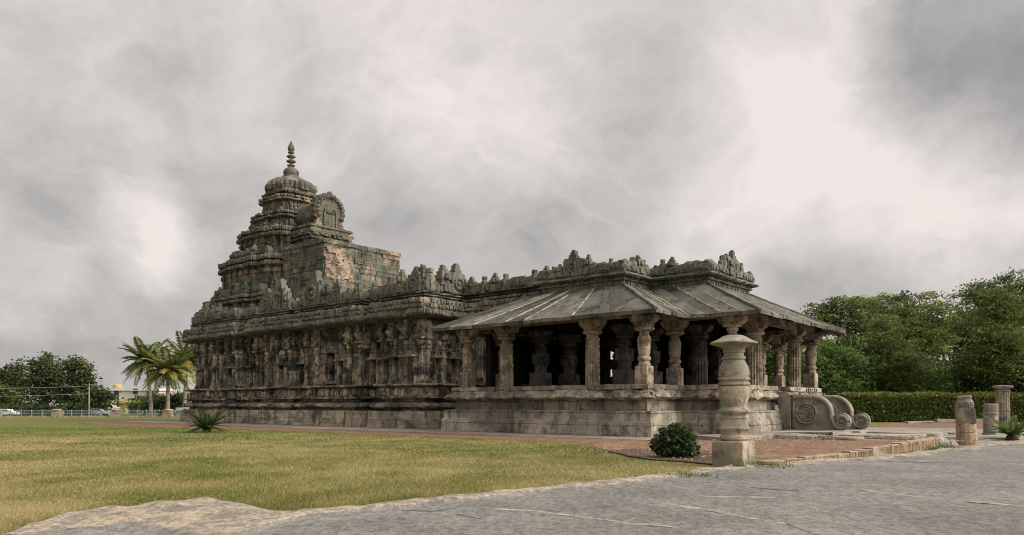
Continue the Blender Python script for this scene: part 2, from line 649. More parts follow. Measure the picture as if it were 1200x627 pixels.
def gravel_material(name, ca, cb, cd):
    m, t, bs = newmat(name)
    tc = t.n('ShaderNodeTexCoord')
    P = tc.outputs['Object']
    vo = t.n('ShaderNodeTexVoronoi')
    t.l(P, vo.inputs['Vector'])
    vo.inputs['Scale'].default_value = 22
    sp = t.n('ShaderNodeSeparateColor')
    t.l(vo.outputs['Color'], sp.inputs[0])
    c = t.mix(sp.outputs[0], ca, cb)
    c = t.mix(t.ramp(t.noise(P, .8, 7, .65), .45, .66, 0, .8), c, cd)
    c = t.mix(t.ramp(t.noise(P, 3, 8, .75), .46, .62, 0, .8), c, (.075, .05, .036))
    t.put(bs.inputs['Base Color'], c)
    bn = t.n('ShaderNodeBump')
    bn.inputs['Strength'].default_value = .9
    bn.inputs['Distance'].default_value = .03
    t.l(t.math('SUBTRACT', t.noise(P, 8, 6, .7), vo.outputs['Distance']), bn.inputs['Height'])
    t.l(bn.outputs[0], bs.inputs['Normal'])
    return m


M['lawn'] = lawn_material()
M['gravel'] = gravel_material('red_laterite_gravel', (.165, .092, .058), (.25, .15, .098), (.24, .18, .13))
M['soil'] = gravel_material('brown_mulch', (.05, .036, .026), (.085, .062, .045), (.115, .09, .062))


def sheet(name, pts, z, mat, wob=0.0, kind='structure', seg=.5, zf=None):
    """flat sheet with a ragged border; pts world (x,y)"""
    out = []
    n = len(pts)
    for i in range(n):
        a, b_ = Vector(pts[i][:2]), Vector(pts[(i + 1) % n][:2])
        k = max(1, int((b_ - a).length / seg))
        for s in range(k):
            p = a.lerp(b_, s / k)
            if wob:
                q = noise.noise_vector(Vector((p.x * .7, p.y * .7, z * 9)))
                r = noise.noise_vector(Vector((p.x * 3, p.y * 3, z * 9)))
                p = p + Vector((q.x, q.y)) * wob + Vector((r.x, r.y)) * wob * .4
            out.append(p)
    bm = bmesh.new()
    vs = [bm.verts.new((p.x, p.y, z)) for p in out]
    f = bm.faces.new(vs)
    f.normal_update()
    bmesh.ops.triangulate(bm, faces=[f], ngon_method='EAR_CLIP')
    bm.normal_update()
    for f in bm.faces:
        if f.normal.z < 0:
            f.normal_flip()
    if zf:
        for v in bm.verts:
            v.co.z = zf(v.co.x, v.co.y)
    me = bpy.data.meshes.new(name)
    bm.to_mesh(me)
    bm.free()
    me.materials.append(mat)
    o = bpy.data.objects.new(name, me)
    COL.objects.link(o)
    o['kind'] = kind
    return o


sheet('lawn', [(-3000, -40), (3000, -40), (3000, 4500), (-3000, 4500)], 0.0, M['lawn'], seg=1e9)
# red gravel strip along the building, widening at the west end
sheet('gravel_path', [T(*p)[:] for p in ((6, -6.2), (2, -6.1), (-4, -5.7), (-10, -5.5), (-18, -5.8), (-24, -6.6), (-30, -7.4), (-36, -7.0), (-44, -5.0), (-46, 2), (-42, 2), (-30, 0), (6, 0))],
      0.010, M['gravel'], wob=.35)
# grey stone apron round the building
sheet('stone_pavement', [T(*p)[:] for p in ((2.5, -2.9), (-14, -3.0), (-30, -2.6), (-44, -2.2), (-44, 16), (6, 16), (6, 3), (2.5, 1))],
      0.020, M['paving'], wob=.08)


def bed_z(x, y):
    k = min(1, max(0, (x - 5.6) / 6.0))
    return 0.026 + .15 * k * k * (3 - 2 * k)


# ------------------------------------------------------------------ temple
temple = empty('stone_temple', P0, ROT)
tag(temple, 'ancient grey green carved stone temple with stepped tower and open pillared pavilion', 'temple')

PAV = [(-9.8, 0), (0, 0), (0, 2.6), (2.6, 2.6), (2.6, 12.1), (0, 12.1), (0, 14.7), (-9.8, 14.7)]
PL = [(-10.1, 0), (0, 0), (0, 2.6), (2.6, 2.6), (2.6, 6.2), (1.0, 6.2), (1.0, 8.5), (2.6, 8.5), (2.6, 12.1), (0, 12.1), (0, 14.7), (-10.1, 14.7)]
m = MB()
extr(m, PL, [(0, .76), (.07, .77), (.60, .75), (.62, .71), (.64, .68), (1.02, .66), (1.04, .60), (1.05, .28), (1.52, .27)], j=.012)
m.build('plinth', M['plinth'], temple)
m = MB()
prof = [(1.5, .24), (1.53, .54), (1.60, .68), (1.72, .60), (1.84, .42), (1.92, .36)]
extr(m, PL, prof, seg=.28, j=.045)
carve(m, PL, .40, 1.56, 1.88, w=(.25, .9), d=(.05, .2), mode='block', skip=.25)
m.build('ledge', M['plinth'], temple)
m = MB()
extr(m, PL, [(1.92, .37), (1.94, .40), (2.10, .39), (2.12, .36)], seg=.6, j=.015)
m.build('seat_slab', M['pillar'], temple)
m = MB()
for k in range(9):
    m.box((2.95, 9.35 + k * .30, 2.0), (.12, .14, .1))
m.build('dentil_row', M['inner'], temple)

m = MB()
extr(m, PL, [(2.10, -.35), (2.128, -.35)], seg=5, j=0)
m.build('floor', M['inner'], temple)  # dark sheet over the slab top, coloured to cut bounced light
# entry steps
m = MB()
for k in range(7):
    m.box((1.2 + (7 - k) * .27, 7.35, .2 + k * .27 + .13), (.6, 2.2, .27), j=.01)
m.build('entry_steps', M['plinth'], temple)


def mesh_of(mb, name, mat, smooth=False):
    me = bpy.data.meshes.new(name)
    me.from_pydata(mb.v, [], mb.f)
    me.materials.append(mat)
    if smooth:
        me.shade_smooth()
    return me


def inst(name, me, parent, loc=(0, 0, 0), rz=0.0, sc=1.0):
    o = bpy.data.objects.new(name, me)
    COL.objects.link(o)
    o.parent = parent
    o.location = loc
    o.rotation_euler = (0, 0, rz)
    o.scale = (sc, sc, sc) if not isinstance(sc, tuple) else sc
    return o


def capital_mesh(mat, s=1.0):
    mb = MB()
    mb.lathe([(2.12, .20), (2.16, .31), (2.20, .40), (2.26, .42), (2.31, .39), (2.36, .28)], n=24)
    return mesh_of(mb, 'capital', mat)


def bracket_mesh(mat):
    mb = MB()
    mb.loops([[(x * a, y * a, z) for x, y in ((-1, -1), (1, -1), (1, 1), (-1, 1))] for z, a in ((2.34, .30), (2.42, .33), (2.44, .38))])
    for rz in (0, math.pi / 2):
        rings = []
        for z, L in ((2.44, .36), (2.50, .50), (2.60, .60), (2.70, .64), (2.76, .66)):
            r = []
            for x, y in ((-L, -.26), (L, -.26), (L, .26), (-L, .26)):
                y += (.006 if rz else 0) * (1 if y > 0 else -1)
                co, si = math.cos(rz), math.sin(rz)
                r.append((x * co - y * si, x * si + y * co, z + (.004 if rz else 0)))
            rings.append(r)
        mb.loops(rings)
    return mesh_of(mb, 'bracket', mat)


def base_mesh(mat, w=.62, h=.74):
    mb = MB()
    a = w / 2
    mb.loops([[(x * q, y * q, z) for x, y in ((-1, -1), (1, -1), (1, 1), (-1, 1))] for z, q in ((0, a), (.02, a * 1.02), (h - .04, a), (h, a * .95))])
    return mesh_of(mb, 'base_block', mat)


def bell_shaft(mat):
    mb = MB()
    mb.lathe([(.70, .24), (.76, .28), (.82, .30), (.86, .25), (.92, .235), (.98, .30), (1.04, .315), (1.10, .29), (1.14, .23),
              (1.20, .255), (1.32, .275), (1.42, .285), (1.45, .30), (1.49, .285), (1.60, .295), (1.74, .305), (1.78, .32), (1.82, .31), (1.90, .285),
              (1.97, .24), (2.00, .21), (2.03, .245), (2.06, .21), (2.12, .20), (2.16, .22)], n=28)
    return mesh_of(mb, 'shaft', mat, False)


def star_shaft(mat):
    mb = MB()
    prof = [(0, .33), (.62, .33), (.64, .345), (.68, .345), (.70, .32), (.95, .32), (.97, .345), (1.06, .345), (1.08, .315), (1.30, .315), (1.32, .335), (1.38, .335),
            (1.40, .31), (1.62, .31), (1.64, .33), (1.70, .33), (1.72, .305), (1.92, .305), (1.94, .33), (2.0, .33), (2.02, .27), (2.13, .26)]
    mb.lathe(prof, n=32, star=.07)
    return mesh_of(mb, 'shaft', mat)


def block_shaft(mat):
    mb = MB()

    def sq(z0, z1, w):
        mb.loops([[(x * w, y * w, z) for x, y in ((-1, -1), (1, -1), (1, 1), (-1, 1))] for z in (z0, z1)])
    mb.lathe([(.72, .30), (.80, .33), (.84, .29), (.98, .31), (1.08, .33), (1.14, .29), (1.18, .27)], n=20)
    sq(1.15, 1.72, .31)
    mb.lathe([(1.71, .30), (1.78, .24), (1.84, .30), (1.90, .33), (1.95, .25), (2.02, .30), (2.06, .22), (2.14, .2)], n=20)
    return mesh_of(mb, 'shaft', mat)


CAP, BRK, BAS, BELL, STAR = (capital_mesh(M['pillar']), bracket_mesh(M['pillar']), base_mesh(M['pillar'], .54), bell_shaft(M['pillar']), star_shaft(M['pillar']))
ICAP, IBRK, IBAS, IBLK, ISTAR = (capital_mesh(M['innerpillar']), bracket_mesh(M['innerpillar']), base_mesh(M['innerpillar'], .78, .74), block_shaft(M['innerpillar']), star_shaft(M['innerpillar']))


def pillar(e, n, kind, dark=False):
    p = empty('pillar', (e, n, 2.12))
    p.parent = temple
    if kind == 'star':
        inst('shaft', ISTAR if dark else STAR, p)
    elif kind == 'block':
        inst('base_block', IBAS, p)
        inst('shaft', IBLK, p)
    else:
        inst('base_block', BAS, p)
        inst('shaft', BELL, p)
    for ch in p.children:
        if not dark: ch.scale = (.9, .9, 1) if ch.name.startswith('shaft') else (1, 1, 1)
    inst('capital', ICAP if dark else CAP, p, sc=(.58, .58, 1) if (e, n) == (2.6, 2.6) else 1.0)
    inst('bracket', IBRK if dark else BRK, p, sc=(.9, .9, 1))


for e, n, k in ((-9.8, 0, 'bell'), (-7.3, 0, 'star'), (-2.5, 0, 'star'), (0, 0, 'bell'), (0, 2.6, 'bell'), (2.6, 2.6, 'bell'), (2.6, 4.95, 'star'),
                (2.6, 9.7, 'star'), (2.6, 12.1, 'bell'), (0, 12.1, 'bell'), (0, 14.7, 'bell'), (-2.5, 14.7, 'star'), (-7.3, 14.7, 'star'), (-9.8, 14.7, 'bell')):
    pillar(e, n, k)
for e in (-7.3, -2.5):
    for n in (2.6, 5.0, 9.7, 12.1):
        pillar(e, n, 'block', True)
for n in (5.0, 9.7):
    pillar(0, n, 'star', True)
pillar(-9.75, 2.6, 'bell', False)

# beams, ceiling, dark west wall with the inner doorway
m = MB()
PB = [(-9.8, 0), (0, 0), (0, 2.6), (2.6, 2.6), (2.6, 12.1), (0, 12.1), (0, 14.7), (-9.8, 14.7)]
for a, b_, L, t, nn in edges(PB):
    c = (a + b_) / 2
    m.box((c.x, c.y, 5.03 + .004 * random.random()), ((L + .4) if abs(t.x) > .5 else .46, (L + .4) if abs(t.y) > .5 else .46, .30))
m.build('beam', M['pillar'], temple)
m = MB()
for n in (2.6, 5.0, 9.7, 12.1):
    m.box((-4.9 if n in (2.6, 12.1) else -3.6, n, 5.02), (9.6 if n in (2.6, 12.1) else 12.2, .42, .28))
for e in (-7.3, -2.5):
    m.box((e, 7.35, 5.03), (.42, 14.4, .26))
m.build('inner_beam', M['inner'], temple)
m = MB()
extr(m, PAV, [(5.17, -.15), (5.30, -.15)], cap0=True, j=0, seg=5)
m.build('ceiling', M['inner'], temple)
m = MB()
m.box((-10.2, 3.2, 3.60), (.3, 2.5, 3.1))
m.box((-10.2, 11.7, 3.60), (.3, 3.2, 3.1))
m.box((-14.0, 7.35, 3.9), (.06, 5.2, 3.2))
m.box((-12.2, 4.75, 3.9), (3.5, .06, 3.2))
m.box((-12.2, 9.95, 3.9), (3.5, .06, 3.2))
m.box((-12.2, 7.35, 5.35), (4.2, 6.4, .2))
m.box((-6.1, 13.4, 3.62), (7.0, .3, 3.0))  # north closure, added to cut the light reaching the interior
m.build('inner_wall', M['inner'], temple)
m = MB()
m.box((-13.9, 8.0, 3.5), (.1, 1.3, 2.2))
m.build('inner_door', simple('blue_painted_door', (.03, .07, .20), .5), temple)

# sloping roof slabs
RO = [(-11.05, -1.25), (1.25, -1.25), (1.25, 1.65), (4.15, 1.65), (4.1, 12.6), (1.25, 12.6), (1.25, 15.95), (-11.05, 15.95)]
RI = [(-7.2, 2.6), (-2.6, 2.6), (-2.6, 5.0), (.4, 5.0), (.4, 9.6), (-2.6, 9.6), (-2.6, 12.1), (-7.2, 12.1)]
ZO, ZI, TH = 4.97, 6.78, .15
strips = [(0, 1, 13), (1, 2, 5), (2, 3, 4), (3, 4, 9), (4, 5, 3), (5, 6, 3), (6, 7, 11), (7, 0, 11)]
for i0, i1, ns in strips:
    oa, ob, ia, ib = Vector(RO[i0]), Vector(RO[i1]), Vector(RI[i0]), Vector(RI[i1])
    cuts = [0] + sorted((k + random.uniform(-.2, .2)) / ns for k in range(1, ns)) + [1]
    tdir = (ob - oa).normalized()
    for k in range(ns):
        t0, t1 = cuts[k], cuts[k + 1]
        mb = MB()
        dz = random.uniform(-.02, .02)
        eo = random.uniform(-.04, .05)
        rows = []
        NS = 9
        for s in range(NS + 1):
            q = s / NS
            row = []
            for w in (0, .5, 1):
                tt = t0 + (t1 - t0) * w
                o_, i_ = oa.lerp(ob, tt), ia.lerp(ib, tt)
                d_ = (o_ - i_).normalized()
                if s == 0:
                    o_ = o_ + d_ * (eo + random.uniform(-.015, .015))
                p = o_.lerp(i_, q)
                if w == 0 and k > 0: p = p + tdir * .008
                if w == 1 and k < ns - 1: p = p - tdir * .008
                z = ZO + (ZI - ZO) * q + dz + random.gauss(0, .008) - .035 * math.sin(math.pi * q)
                row.append((p.x, p.y, z))
            rows.append(row)
        top = [p for r in rows for p in r]
        bot = [(x, y, z - TH) for x, y, z in top]
        n_ = len(top)
        fs = []
        for s in range(NS):
            for w in range(2):
                a = s * 3 + w
                fs.append((a, a + 1, a + 4, a + 3))
                fs.append((n_ + a, n_ + a + 3, n_ + a + 4, n_ + a + 1))
            for a, flip in ((s * 3, 0), (s * 3 + 2, 1)):
                q = (a, a + 3, n_ + a + 3, n_ + a)
                fs.append(q if not flip else tuple(reversed(q)))
        for w in range(2):
            fs.append((w + 1, w, n_ + w, n_ + w + 1))
            a = NS * 3 + w
            fs.append((a, a + 1, n_ + a + 1, n_ + a))
        mb.add(top + bot, fs)
        so = mb.build('roof_slab', M['roof'], temple)
        # move the slab's origin so that every slab carries its own stretch of stone pattern
        c = Vector((sum(p[0] for p in top) / n_ + random.uniform(-9, 9) * 0, sum(p[1] for p in top) / n_, 5.8))
        so.data.transform(Matrix.Translation(-c))
        so.location = c
        if k > 0 and random.random() < .5:
            o_, i_ = oa.lerp(ob, t0), ia.lerp(ib, t0)
            q0, q1 = random.choice([(0.02, 1), (.02, 1), (.3, 1), (.02, .8)])
            w_ = random.uniform(.022, .045)
            rg = []
            for s in range(13):
                q = q0 + (q1 - q0) * s / 12
                p = o_.lerp(i_, q)
                z = ZO + (ZI - ZO) * q - .035 * math.sin(math.pi * q)
                ww = w_ * random.uniform(.6, 1.2)
                rg.append([(p.x - tdir.x * ww, p.y - tdir.y * ww, z - .02), (p.x + tdir.x * ww, p.y + tdir.y * ww, z - .02),
                           (p.x + tdir.x * ww * .5, p.y + tdir.y * ww * .5, z + .035), (p.x - tdir.x * ww * .5, p.y - tdir.y * ww * .5, z + .035)])
            rib = MB()
            rib.loops(rg)
            rib.build('roof_joint', M['mortar'], temple)
m = MB()
for i in range(8):      # hip ridges
    o_, i_ = Vector(RO[i]), Vector(RI[i])
    if i in (2, 5):
        continue
    pts = []
    for s in range(9):
        q = s / 8
        p = o_.lerp(i_, q)
        pts.append((p.x, p.y, ZO + (ZI - ZO) * q - .035 * math.sin(math.pi * q) + .01))
    m = MB()
    m.tube(pts, .07, 6)
    m.build('roof_hip', M['roof'], temple)
pass

# ---------------- ornaments standing on parapets (shared meshes; local +y looks outward... front is -y)
def orn(kind, mat):
    mb = MB()
    t, nn = (1, 0), (0, -1)
    if kind == 'ring_panel':
        mb.plate((0, .16, 0), t, nn, [(-.42, 0), (.42, 0), (.44, .35), (.40, .62), (.26, .78), (.12, .84), (-.12, .84), (-.26, .78), (-.40, .62), (-.44, .35)], 0, .32)
        for k in range(14):     # ring
            a = 2 * math.pi * k / 14
            mb.ball((.20 * math.cos(a), -.17, .40 + .20 * math.sin(a)), .075, n=6, m=4)
        mb.ball((0, -.15, .40), .09, n=6, m=4)
        for s in (-1, 1):
            mb.box((s * .36, -.1, .3), (.1, .22, .6), j=.02)
            mb.box((s * .33, 0, .70), (.18, .22, .2), j=.03)
        mb.box((0, 0, .86), (.36, .26, .14), j=.02)
        mb.box((0, 0, 1.0), (.24, .22, .18), j=.025)
        mb.box((0, 0, 1.11), (.16, .16, .10), j=.02)
    elif kind == 'carved_figure':
        mb.lathe([(0, .2), (.05, .23), (.1, .17), (.28, .17), (.42, .2), (.60, .19), (.64, .12), (.67, .15), (.80, .15), (.83, .12)], n=6, j=.014)
        mb.box((0, .08, .24), (.34, .2, .48), j=.02)
        for s in (-1, 1):
            mb.box((s * .2, -.03, .33), (.09, .14, .3), rz=s * .2, j=.02)
    elif kind == 'shrine_turret':
        mb.box((0, 0, .12), (.5, .38, .24), j=.015)
        mb.box((0, 0, .27), (.58, .44, .07), j=.01)
        mb.box((0, 0, .38), (.38, .3, .2), j=.015)
        mb.box((0, 0, .53), (.46, .36, .14), j=.02)
        mb.box((0, 0, .66), (.34, .28, .14), j=.02)
        mb.box((0, 0, .78), (.22, .2, .12), j=.02)
        mb.box((0, 0, .88), (.15, .14, .12), j=.02)
        mb.plate((0, -.18, .02), t, nn, arch(.3, .34), -.02, .08)
        mb.plate((0, -.2, .46), t, nn, arch(.22, .2, 5), -.05, .08)
    else:   # barrel_turret
        mb.box((0, 0, .1), (.92, .36, .2), j=.015)
        mb.plate((0, .2, .18), t, nn, [(-.46, 0), (.46, 0), (.48, .12), (.42, .27), (.30, .36), (-.30, .36), (-.42, .27), (-.48, .12)], 0, .40)
        for x in (-.3, 0, .3):
            mb.plate((x, -.18, .12), t, nn, arch(.24, .32, 6), -.02, .08)
            mb.plate((x, -.25, .17), t, nn, arch(.12, .18, 5), -.02, .05)
        for x in (-.25, 0, .25):
            mb.ball((x, 0, .55), .06, n=6, m=4)
    return mesh_of(mb, kind, mat)


ORN = {k: orn(k, M['green']) for k in ('ring_panel', 'carved_figure', 'shrine_turret', 'barrel_turret')}
ORNT = {k: orn(k, M['tower']) for k in ('ring_panel', 'carved_figure', 'shrine_turret', 'barrel_turret')}


def place_row(parent, a, b_, nn, z, seq, size=1.0, inset=0.0, name=None, lib=ORN):
    """seq of (kind, scale, weight) along the edge"""
    tot = sum(w for _, _, w in seq)
    s = 0
    rz = math.atan2(nn.y, nn.x) + math.pi / 2
    for kind, sc, w in seq:
        q = (s + w / 2) / tot
        s += w
        if kind is None:
            continue
        p = a.lerp(b_, q) - nn * inset
        k = sc * size
        inst(name or kind, lib[kind], parent, (p.x, p.y, z), rz + random.uniform(-.07, .07),
             (k * random.uniform(.92, 1.08), k * random.uniform(.9, 1.05), k * random.uniform(.9, 1.1)))


# pavilion cornice and parapet
m = MB()
extr(m, RI, [(6.55, 0), (6.95, 0), (6.97, .12), (7.03, .14), (7.05, .04), (7.12, .04), (7.14, .30), (7.20, .38), (7.27, .36), (7.29, .18), (7.37, .18)], seg=.3, j=.016)
carve(m, RI, 0, 6.72, 6.93, w=(.1, .25), d=(.02, .07), mode='dentil', skip=.1)
carve(m, RI, .04, 7.04, 7.13, w=(.12, .3), d=(.03, .10), mode='block', skip=.15)
m.build('pavilion_cornice', M['green'], temple)
m = MB()
RIp = [(-7.2, 2.6), (-2.6, 2.6), (-2.6, 5.0), (.4, 5.0), (.4, 9.6), (-2.6, 9.6), (-2.6, 12.1), (-7.2, 12.1)]
for a, b_, L, t, nn in edges(offset_poly(RIp, .16)):
    c = (a + b_) / 2 - nn * .2
    n_ = max(3, int(L / .22))
    rg = []
    for k in range(n_ + 1):
        s = -L / 2 + L * k / n_
        hh = .46 + .07 * math.sin(k * .9) + random.uniform(-.05, .05)
        p = c + t * s
        jj = random.uniform(-.02, .02)
        rg.append([(p.x + nn.x * d, p.y + nn.y * d, 7.36 + z) for d, z in ((.2 + jj, 0), (.21 + jj, hh * .7), (.10, hh), (-.1, hh), (-.2, 0))])
    m.loops(rg)
carve(m, RIp, .16, 7.38, 7.70, w=(.25, .5), d=(.03, .12), mode='mixed')
m.build('pavilion_parapet', M['green'], temple)
side = [('barrel_turret', .85, 1.0), ('carved_figure', .8, .42), ('shrine_turret', .80, .5), ('carved_figure', .95, .42), ('ring_panel', 1.05, .85),
        ('carved_figure', .95, .42), ('shrine_turret', .95, .5), ('carved_figure', .7, .4), ('barrel_turret', .72, .8), ('carved_figure', .7, .4), ('barrel_turret', .72, .8)]
short = [('barrel_turret', .7, .8), ('carved_figure', .95, .45), ('shrine_turret', .95, .6), ('carved_figure', .9, .4), ('carved_figure', .6, .35)]
porch = [('carved_figure', .6, .4), ('carved_figure', .9, .45), ('shrine_turret', .95, .6), ('barrel_turret', .75, .9), ('barrel_turret', .75, .9)]
front = [('barrel_turret', .75, .9), ('barrel_turret', .75, .8), ('carved_figure', 1.0, .5), ('shrine_turret', 1.0, .5), ('ring_panel', 1.08, .9), ('shrine_turret', .9, .5), ('carved_figure', .9, .5),
         ('barrel_turret', .7, .8), ('carved_figure', .7, .5)]
for i, sq in ((0, side), (1, short), (2, porch), (3, front), (7, list(reversed(side)))):
    pp = offset_poly(RIp, .16)
    a, b_ = Vector(pp[i]), Vector(pp[(i + 1) % 8])
    t = (b_ - a).normalized()
    place_row(temple, a, b_, Vector((t.y, -t.x)), 7.37, sq, 1.0, inset=.12)

# ---------------- closed hall
def hall_plan(d=0.0):
    s = 1.65
    return [(-29.6, s - .2), (-26.6, s - .2), (-26.6, s + .34), (-25.2, s + .34), (-25.2, s - .12), (-19.6, s - .12), (-19.6, s + .34), (-17.0, s + .34), (-17.0, s - .2),
            (-14.35, s - .2), (-14.35, 4.2), (-14.35, 13.0), (-29.6, 13.0)]


HP = hall_plan()
VIM = []


def stepped(c, h, a=.93, b_=.86, k0=.40, k1=.74):
    """stepped square plan, counter-clockwise, centre c, half size h"""
    q = [(-b_, -b_), (-k1, -b_), (-k1, -a), (-k0, -a), (-k0, -1), (k0, -1), (k0, -a), (k1, -a), (k1, -b_)]
    out = []
    for r in range(4):
        ca, sa = [(1, 0), (0, 1), (-1, 0), (0, -1)][r]
        for x, y in q:
            out.append((c[0] + h * (x * ca - y * sa), c[1] + h * (x * sa + y * ca)))
    return out


VC = (-35.6, 7.35)
VP = stepped(VC, 5.75)
LINK = [(-14.4, 4.3), (-8.0, 4.3), (-8.0, 10.4), (-14.4, 10.4)]
LINKB = [(-14.4, 4.3), (-10.9, 4.3), (-10.9, 10.4), (-14.4, 10.4)]
LINKW = [(-14.4, 4.3), (-10.4, 4.3), (-10.4, 4.7), (-14.1, 4.7), (-14.1, 10.0), (-10.4, 10.0), (-10.4, 10.4), (-14.4, 10.4)]


def body(poly, tagname, zt, kap, nichez=True):
    # base mouldings
    m = MB()
    extr(m, poly, [(0, .98), (.10, 1.0), (.12, .95), (.50, .94), (.52, .92), (.90, .90), (.93, .80)], seg=.5, j=.014)
    m.build(tagname + '_footing', M['base'], temple)
    m = MB()
    extr(m, poly, [(.93, .50), (1.06, .45), (1.09, .68), (1.18, .86), (1.32, .86), (1.42, .58), (1.48, .34), (1.62, .34), (1.66, .74), (1.74, .80), (1.77, .36),
                   (2.26, .32), (2.29, .62), (2.36, .76), (2.42, .70), (2.46, .14)], seg=.32, j=.024)
    fz = MB()
    extr(fz, poly, [(1.78, .10), (1.785, .345), (2.24, .345), (2.245, .10)], seg=.5, j=.008)
    carve(fz, poly, .34, 1.77, 2.25, w=(.34, .5), d=(.12, .32), mode='mixed', skip=.14, gap=.07)
    fz.build('carved_frieze', M['frieze'], temple)
    carve(m, poly, .76, 1.63, 1.74, w=(.3, .9), d=(.0, .06), mode='block', skip=.3)
    m.build(tagname + '_moulding', M['carve'], temple)


body(HP, 'hall', 6.0, 1.0)
body(VP, 'shrine', 6.0, .8)
body(LINKB, 'vestibule', 6.0, .8)


def split_wall(poly, z0, z1, zt, win=None):
    m = MB()
    if win is None:
        extr(m, poly, [(z0, 0), (zt, 0)], seg=.6, j=.012)
    else:
        e0, e1, wz0, wz1, dep = win
        extr(m, poly, [(z0, 0), (wz0, 0)], seg=.6, j=.008)
        q = []
        for i, p in enumerate(poly):
            q.append(p)
            nx = poly[(i + 1) % len(poly)]
            if abs(p[1] - nx[1]) < 1e-6 and p[0] < e0 and nx[0] > e1 and p[1] < 5:
                q += [(e0, p[1]), (e0, p[1] + dep), (e1, p[1] + dep), (e1, p[1])]
        extr(m, q, [(wz0, 0), (wz1, 0)], seg=.6, j=.008)
        extr(m, poly, [(wz1, 0), (zt, 0)], seg=.6, j=.008, cap0=True)
    return m


WIN = (-23.0, -22.15, 2.75, 4.45, .9)
m = split_wall(HP, 2.4, 6.0, 6.05, WIN)
# rough ashlar: stones standing a little proud of each other
def ashlar(m, poly, z0, z1, w=(.6, 1.3), h=(.4, .65), d=.05, skip=.35, avoid=None, sides=visible):
    for a, b_, L, t, nn in edges(poly):
        if L < .5 or not sides(nn):
            continue
        z = z0
        while z < z1 - .15:
            hh = min(random.uniform(*h), z1 - z)
            s = 0
            while s < L - .15:
                ww = min(random.uniform(*w), L - s)
                if random.random() > skip:
                    o = a + t * (s + ww / 2)
                    if not (avoid and avoid[0] - ww / 2 < o.x < avoid[1] + ww / 2 and avoid[2] - hh < z < avoid[3] and nn.y < -.5):
                        m.plate((o.x, o.y, z), t, nn, rect(ww - .02, hh - .02), -.03, random.uniform(.005, d))
                s += ww
            z += hh
ashlar(m, HP, 2.5, 5.9, avoid=WIN)
m.build('hall_wall', M['wall'], temple)
m = split_wall(VP, 2.4, 6.0, 6.05)
ashlar(m, VP, 2.5, 5.9)
m.build('shrine_wall', M['wall'], temple)
m = split_wall(LINKW, 2.4, 6.0, 6.05)
ashlar(m, LINKB, 2.5, 5.9, sides=lambda n: n.y < -.5)
m.build('vestibule_wall', M['wall'], temple)
m = MB()
a0 = 1.65 - .12
m.plate((WIN[0] - .09, a0, WIN[2] - .05), (1, 0), (0, -1), rect(.18, 1.75), -.02, .14)
m.plate((WIN[1] + .09, a0, WIN[2] - .05), (1, 0), (0, -1), rect(.18, 1.75), -.02, .14)
m.plate(((WIN[0] + WIN[1]) / 2, a0, WIN[3]), (1, 0), (0, -1), rect(1.5, .22), -.02, .20)
m.plate(((WIN[0] + WIN[1]) / 2, a0, WIN[2] - .2), (1, 0), (0, -1), rect(1.5, .16), -.02, .30)
m.build('window_frame', M['carve'], temple)

# pilasters
def pilaster_mesh(mat, w=.29):
    mb = MB()

    def sq(prof):
        mb.loops([[(x * q, y * q, z) for x, y in ((-1, -1), (1, -1), (1, 1), (-1, 1))] for z, q in prof])
    h = w / 2
    sq([(0, h * 1.5), (.16, h * 1.5), (.18, h * 1.25), (.28, h * 1.3), (.30, h), (1.05, h * .95), (1.07, h * 1.2), (1.16, h * 1.25), (1.18, h * .9), (1.9, h * .88),
        (1.93, h * 1.15), (2.0, h * 1.15), (2.02, h * .85), (2.12, h * .85)])
    mb.lathe([(2.10, h * .9), (2.16, h * 1.3), (2.28, h * 1.45), (2.38, h * 1.3), (2.42, h * 1.0)], n=12)
    sq([(2.42, h * 1.2), (2.46, h * 1.8), (2.56, h * 1.95), (2.60, h * 1.3)])
    sq([(2.60, h * 1.2), (2.75, h * 1.5), (2.92, h * 1.9), (3.05, h * 2.0), (3.08, h * 1.5), (3.5, h * 1.3)])
    return mesh_of(mb, 'pilaster', mat)


PILM = pilaster_mesh(M['carve'])


def niche_mesh(mat):
    """slender posts carrying a small stepped tower, all in relief"""
    mb = MB()
    t, nn = (1, 0), (0, -1)
    for s in (-1, 1):
        mb.box((s * .40, -.12, .70), (.10, .22, 1.4))
        mb.box((s * .40, -.13, .06), (.16, .26, .12))
    mb.box((0, -.16, 1.46), (1.16, .46, .09))
    mb.box((0, -.13, 1.55), (1.0, .34, .08))
    for w, z in ((.9, 1.59), (.66, 1.83)):
        mb.box((0, -.09, z + .08), (w * .85, .22, .16))
        mb.box((0, -.11, z + .19), (w, .28, .05))
        for q in (-.3, 0, .3):
            mb.plate((q * w, -.2, z + .02), t, nn, arch(.22 * w, .14, 5), -.02, .05)
    mb.plate((0, -.10, 2.07), t, nn, arch(.42, .36), -.02, .16)
    return mesh_of(mb, 'wall_niche', mat)


NICM = niche_mesh(M['carve'])


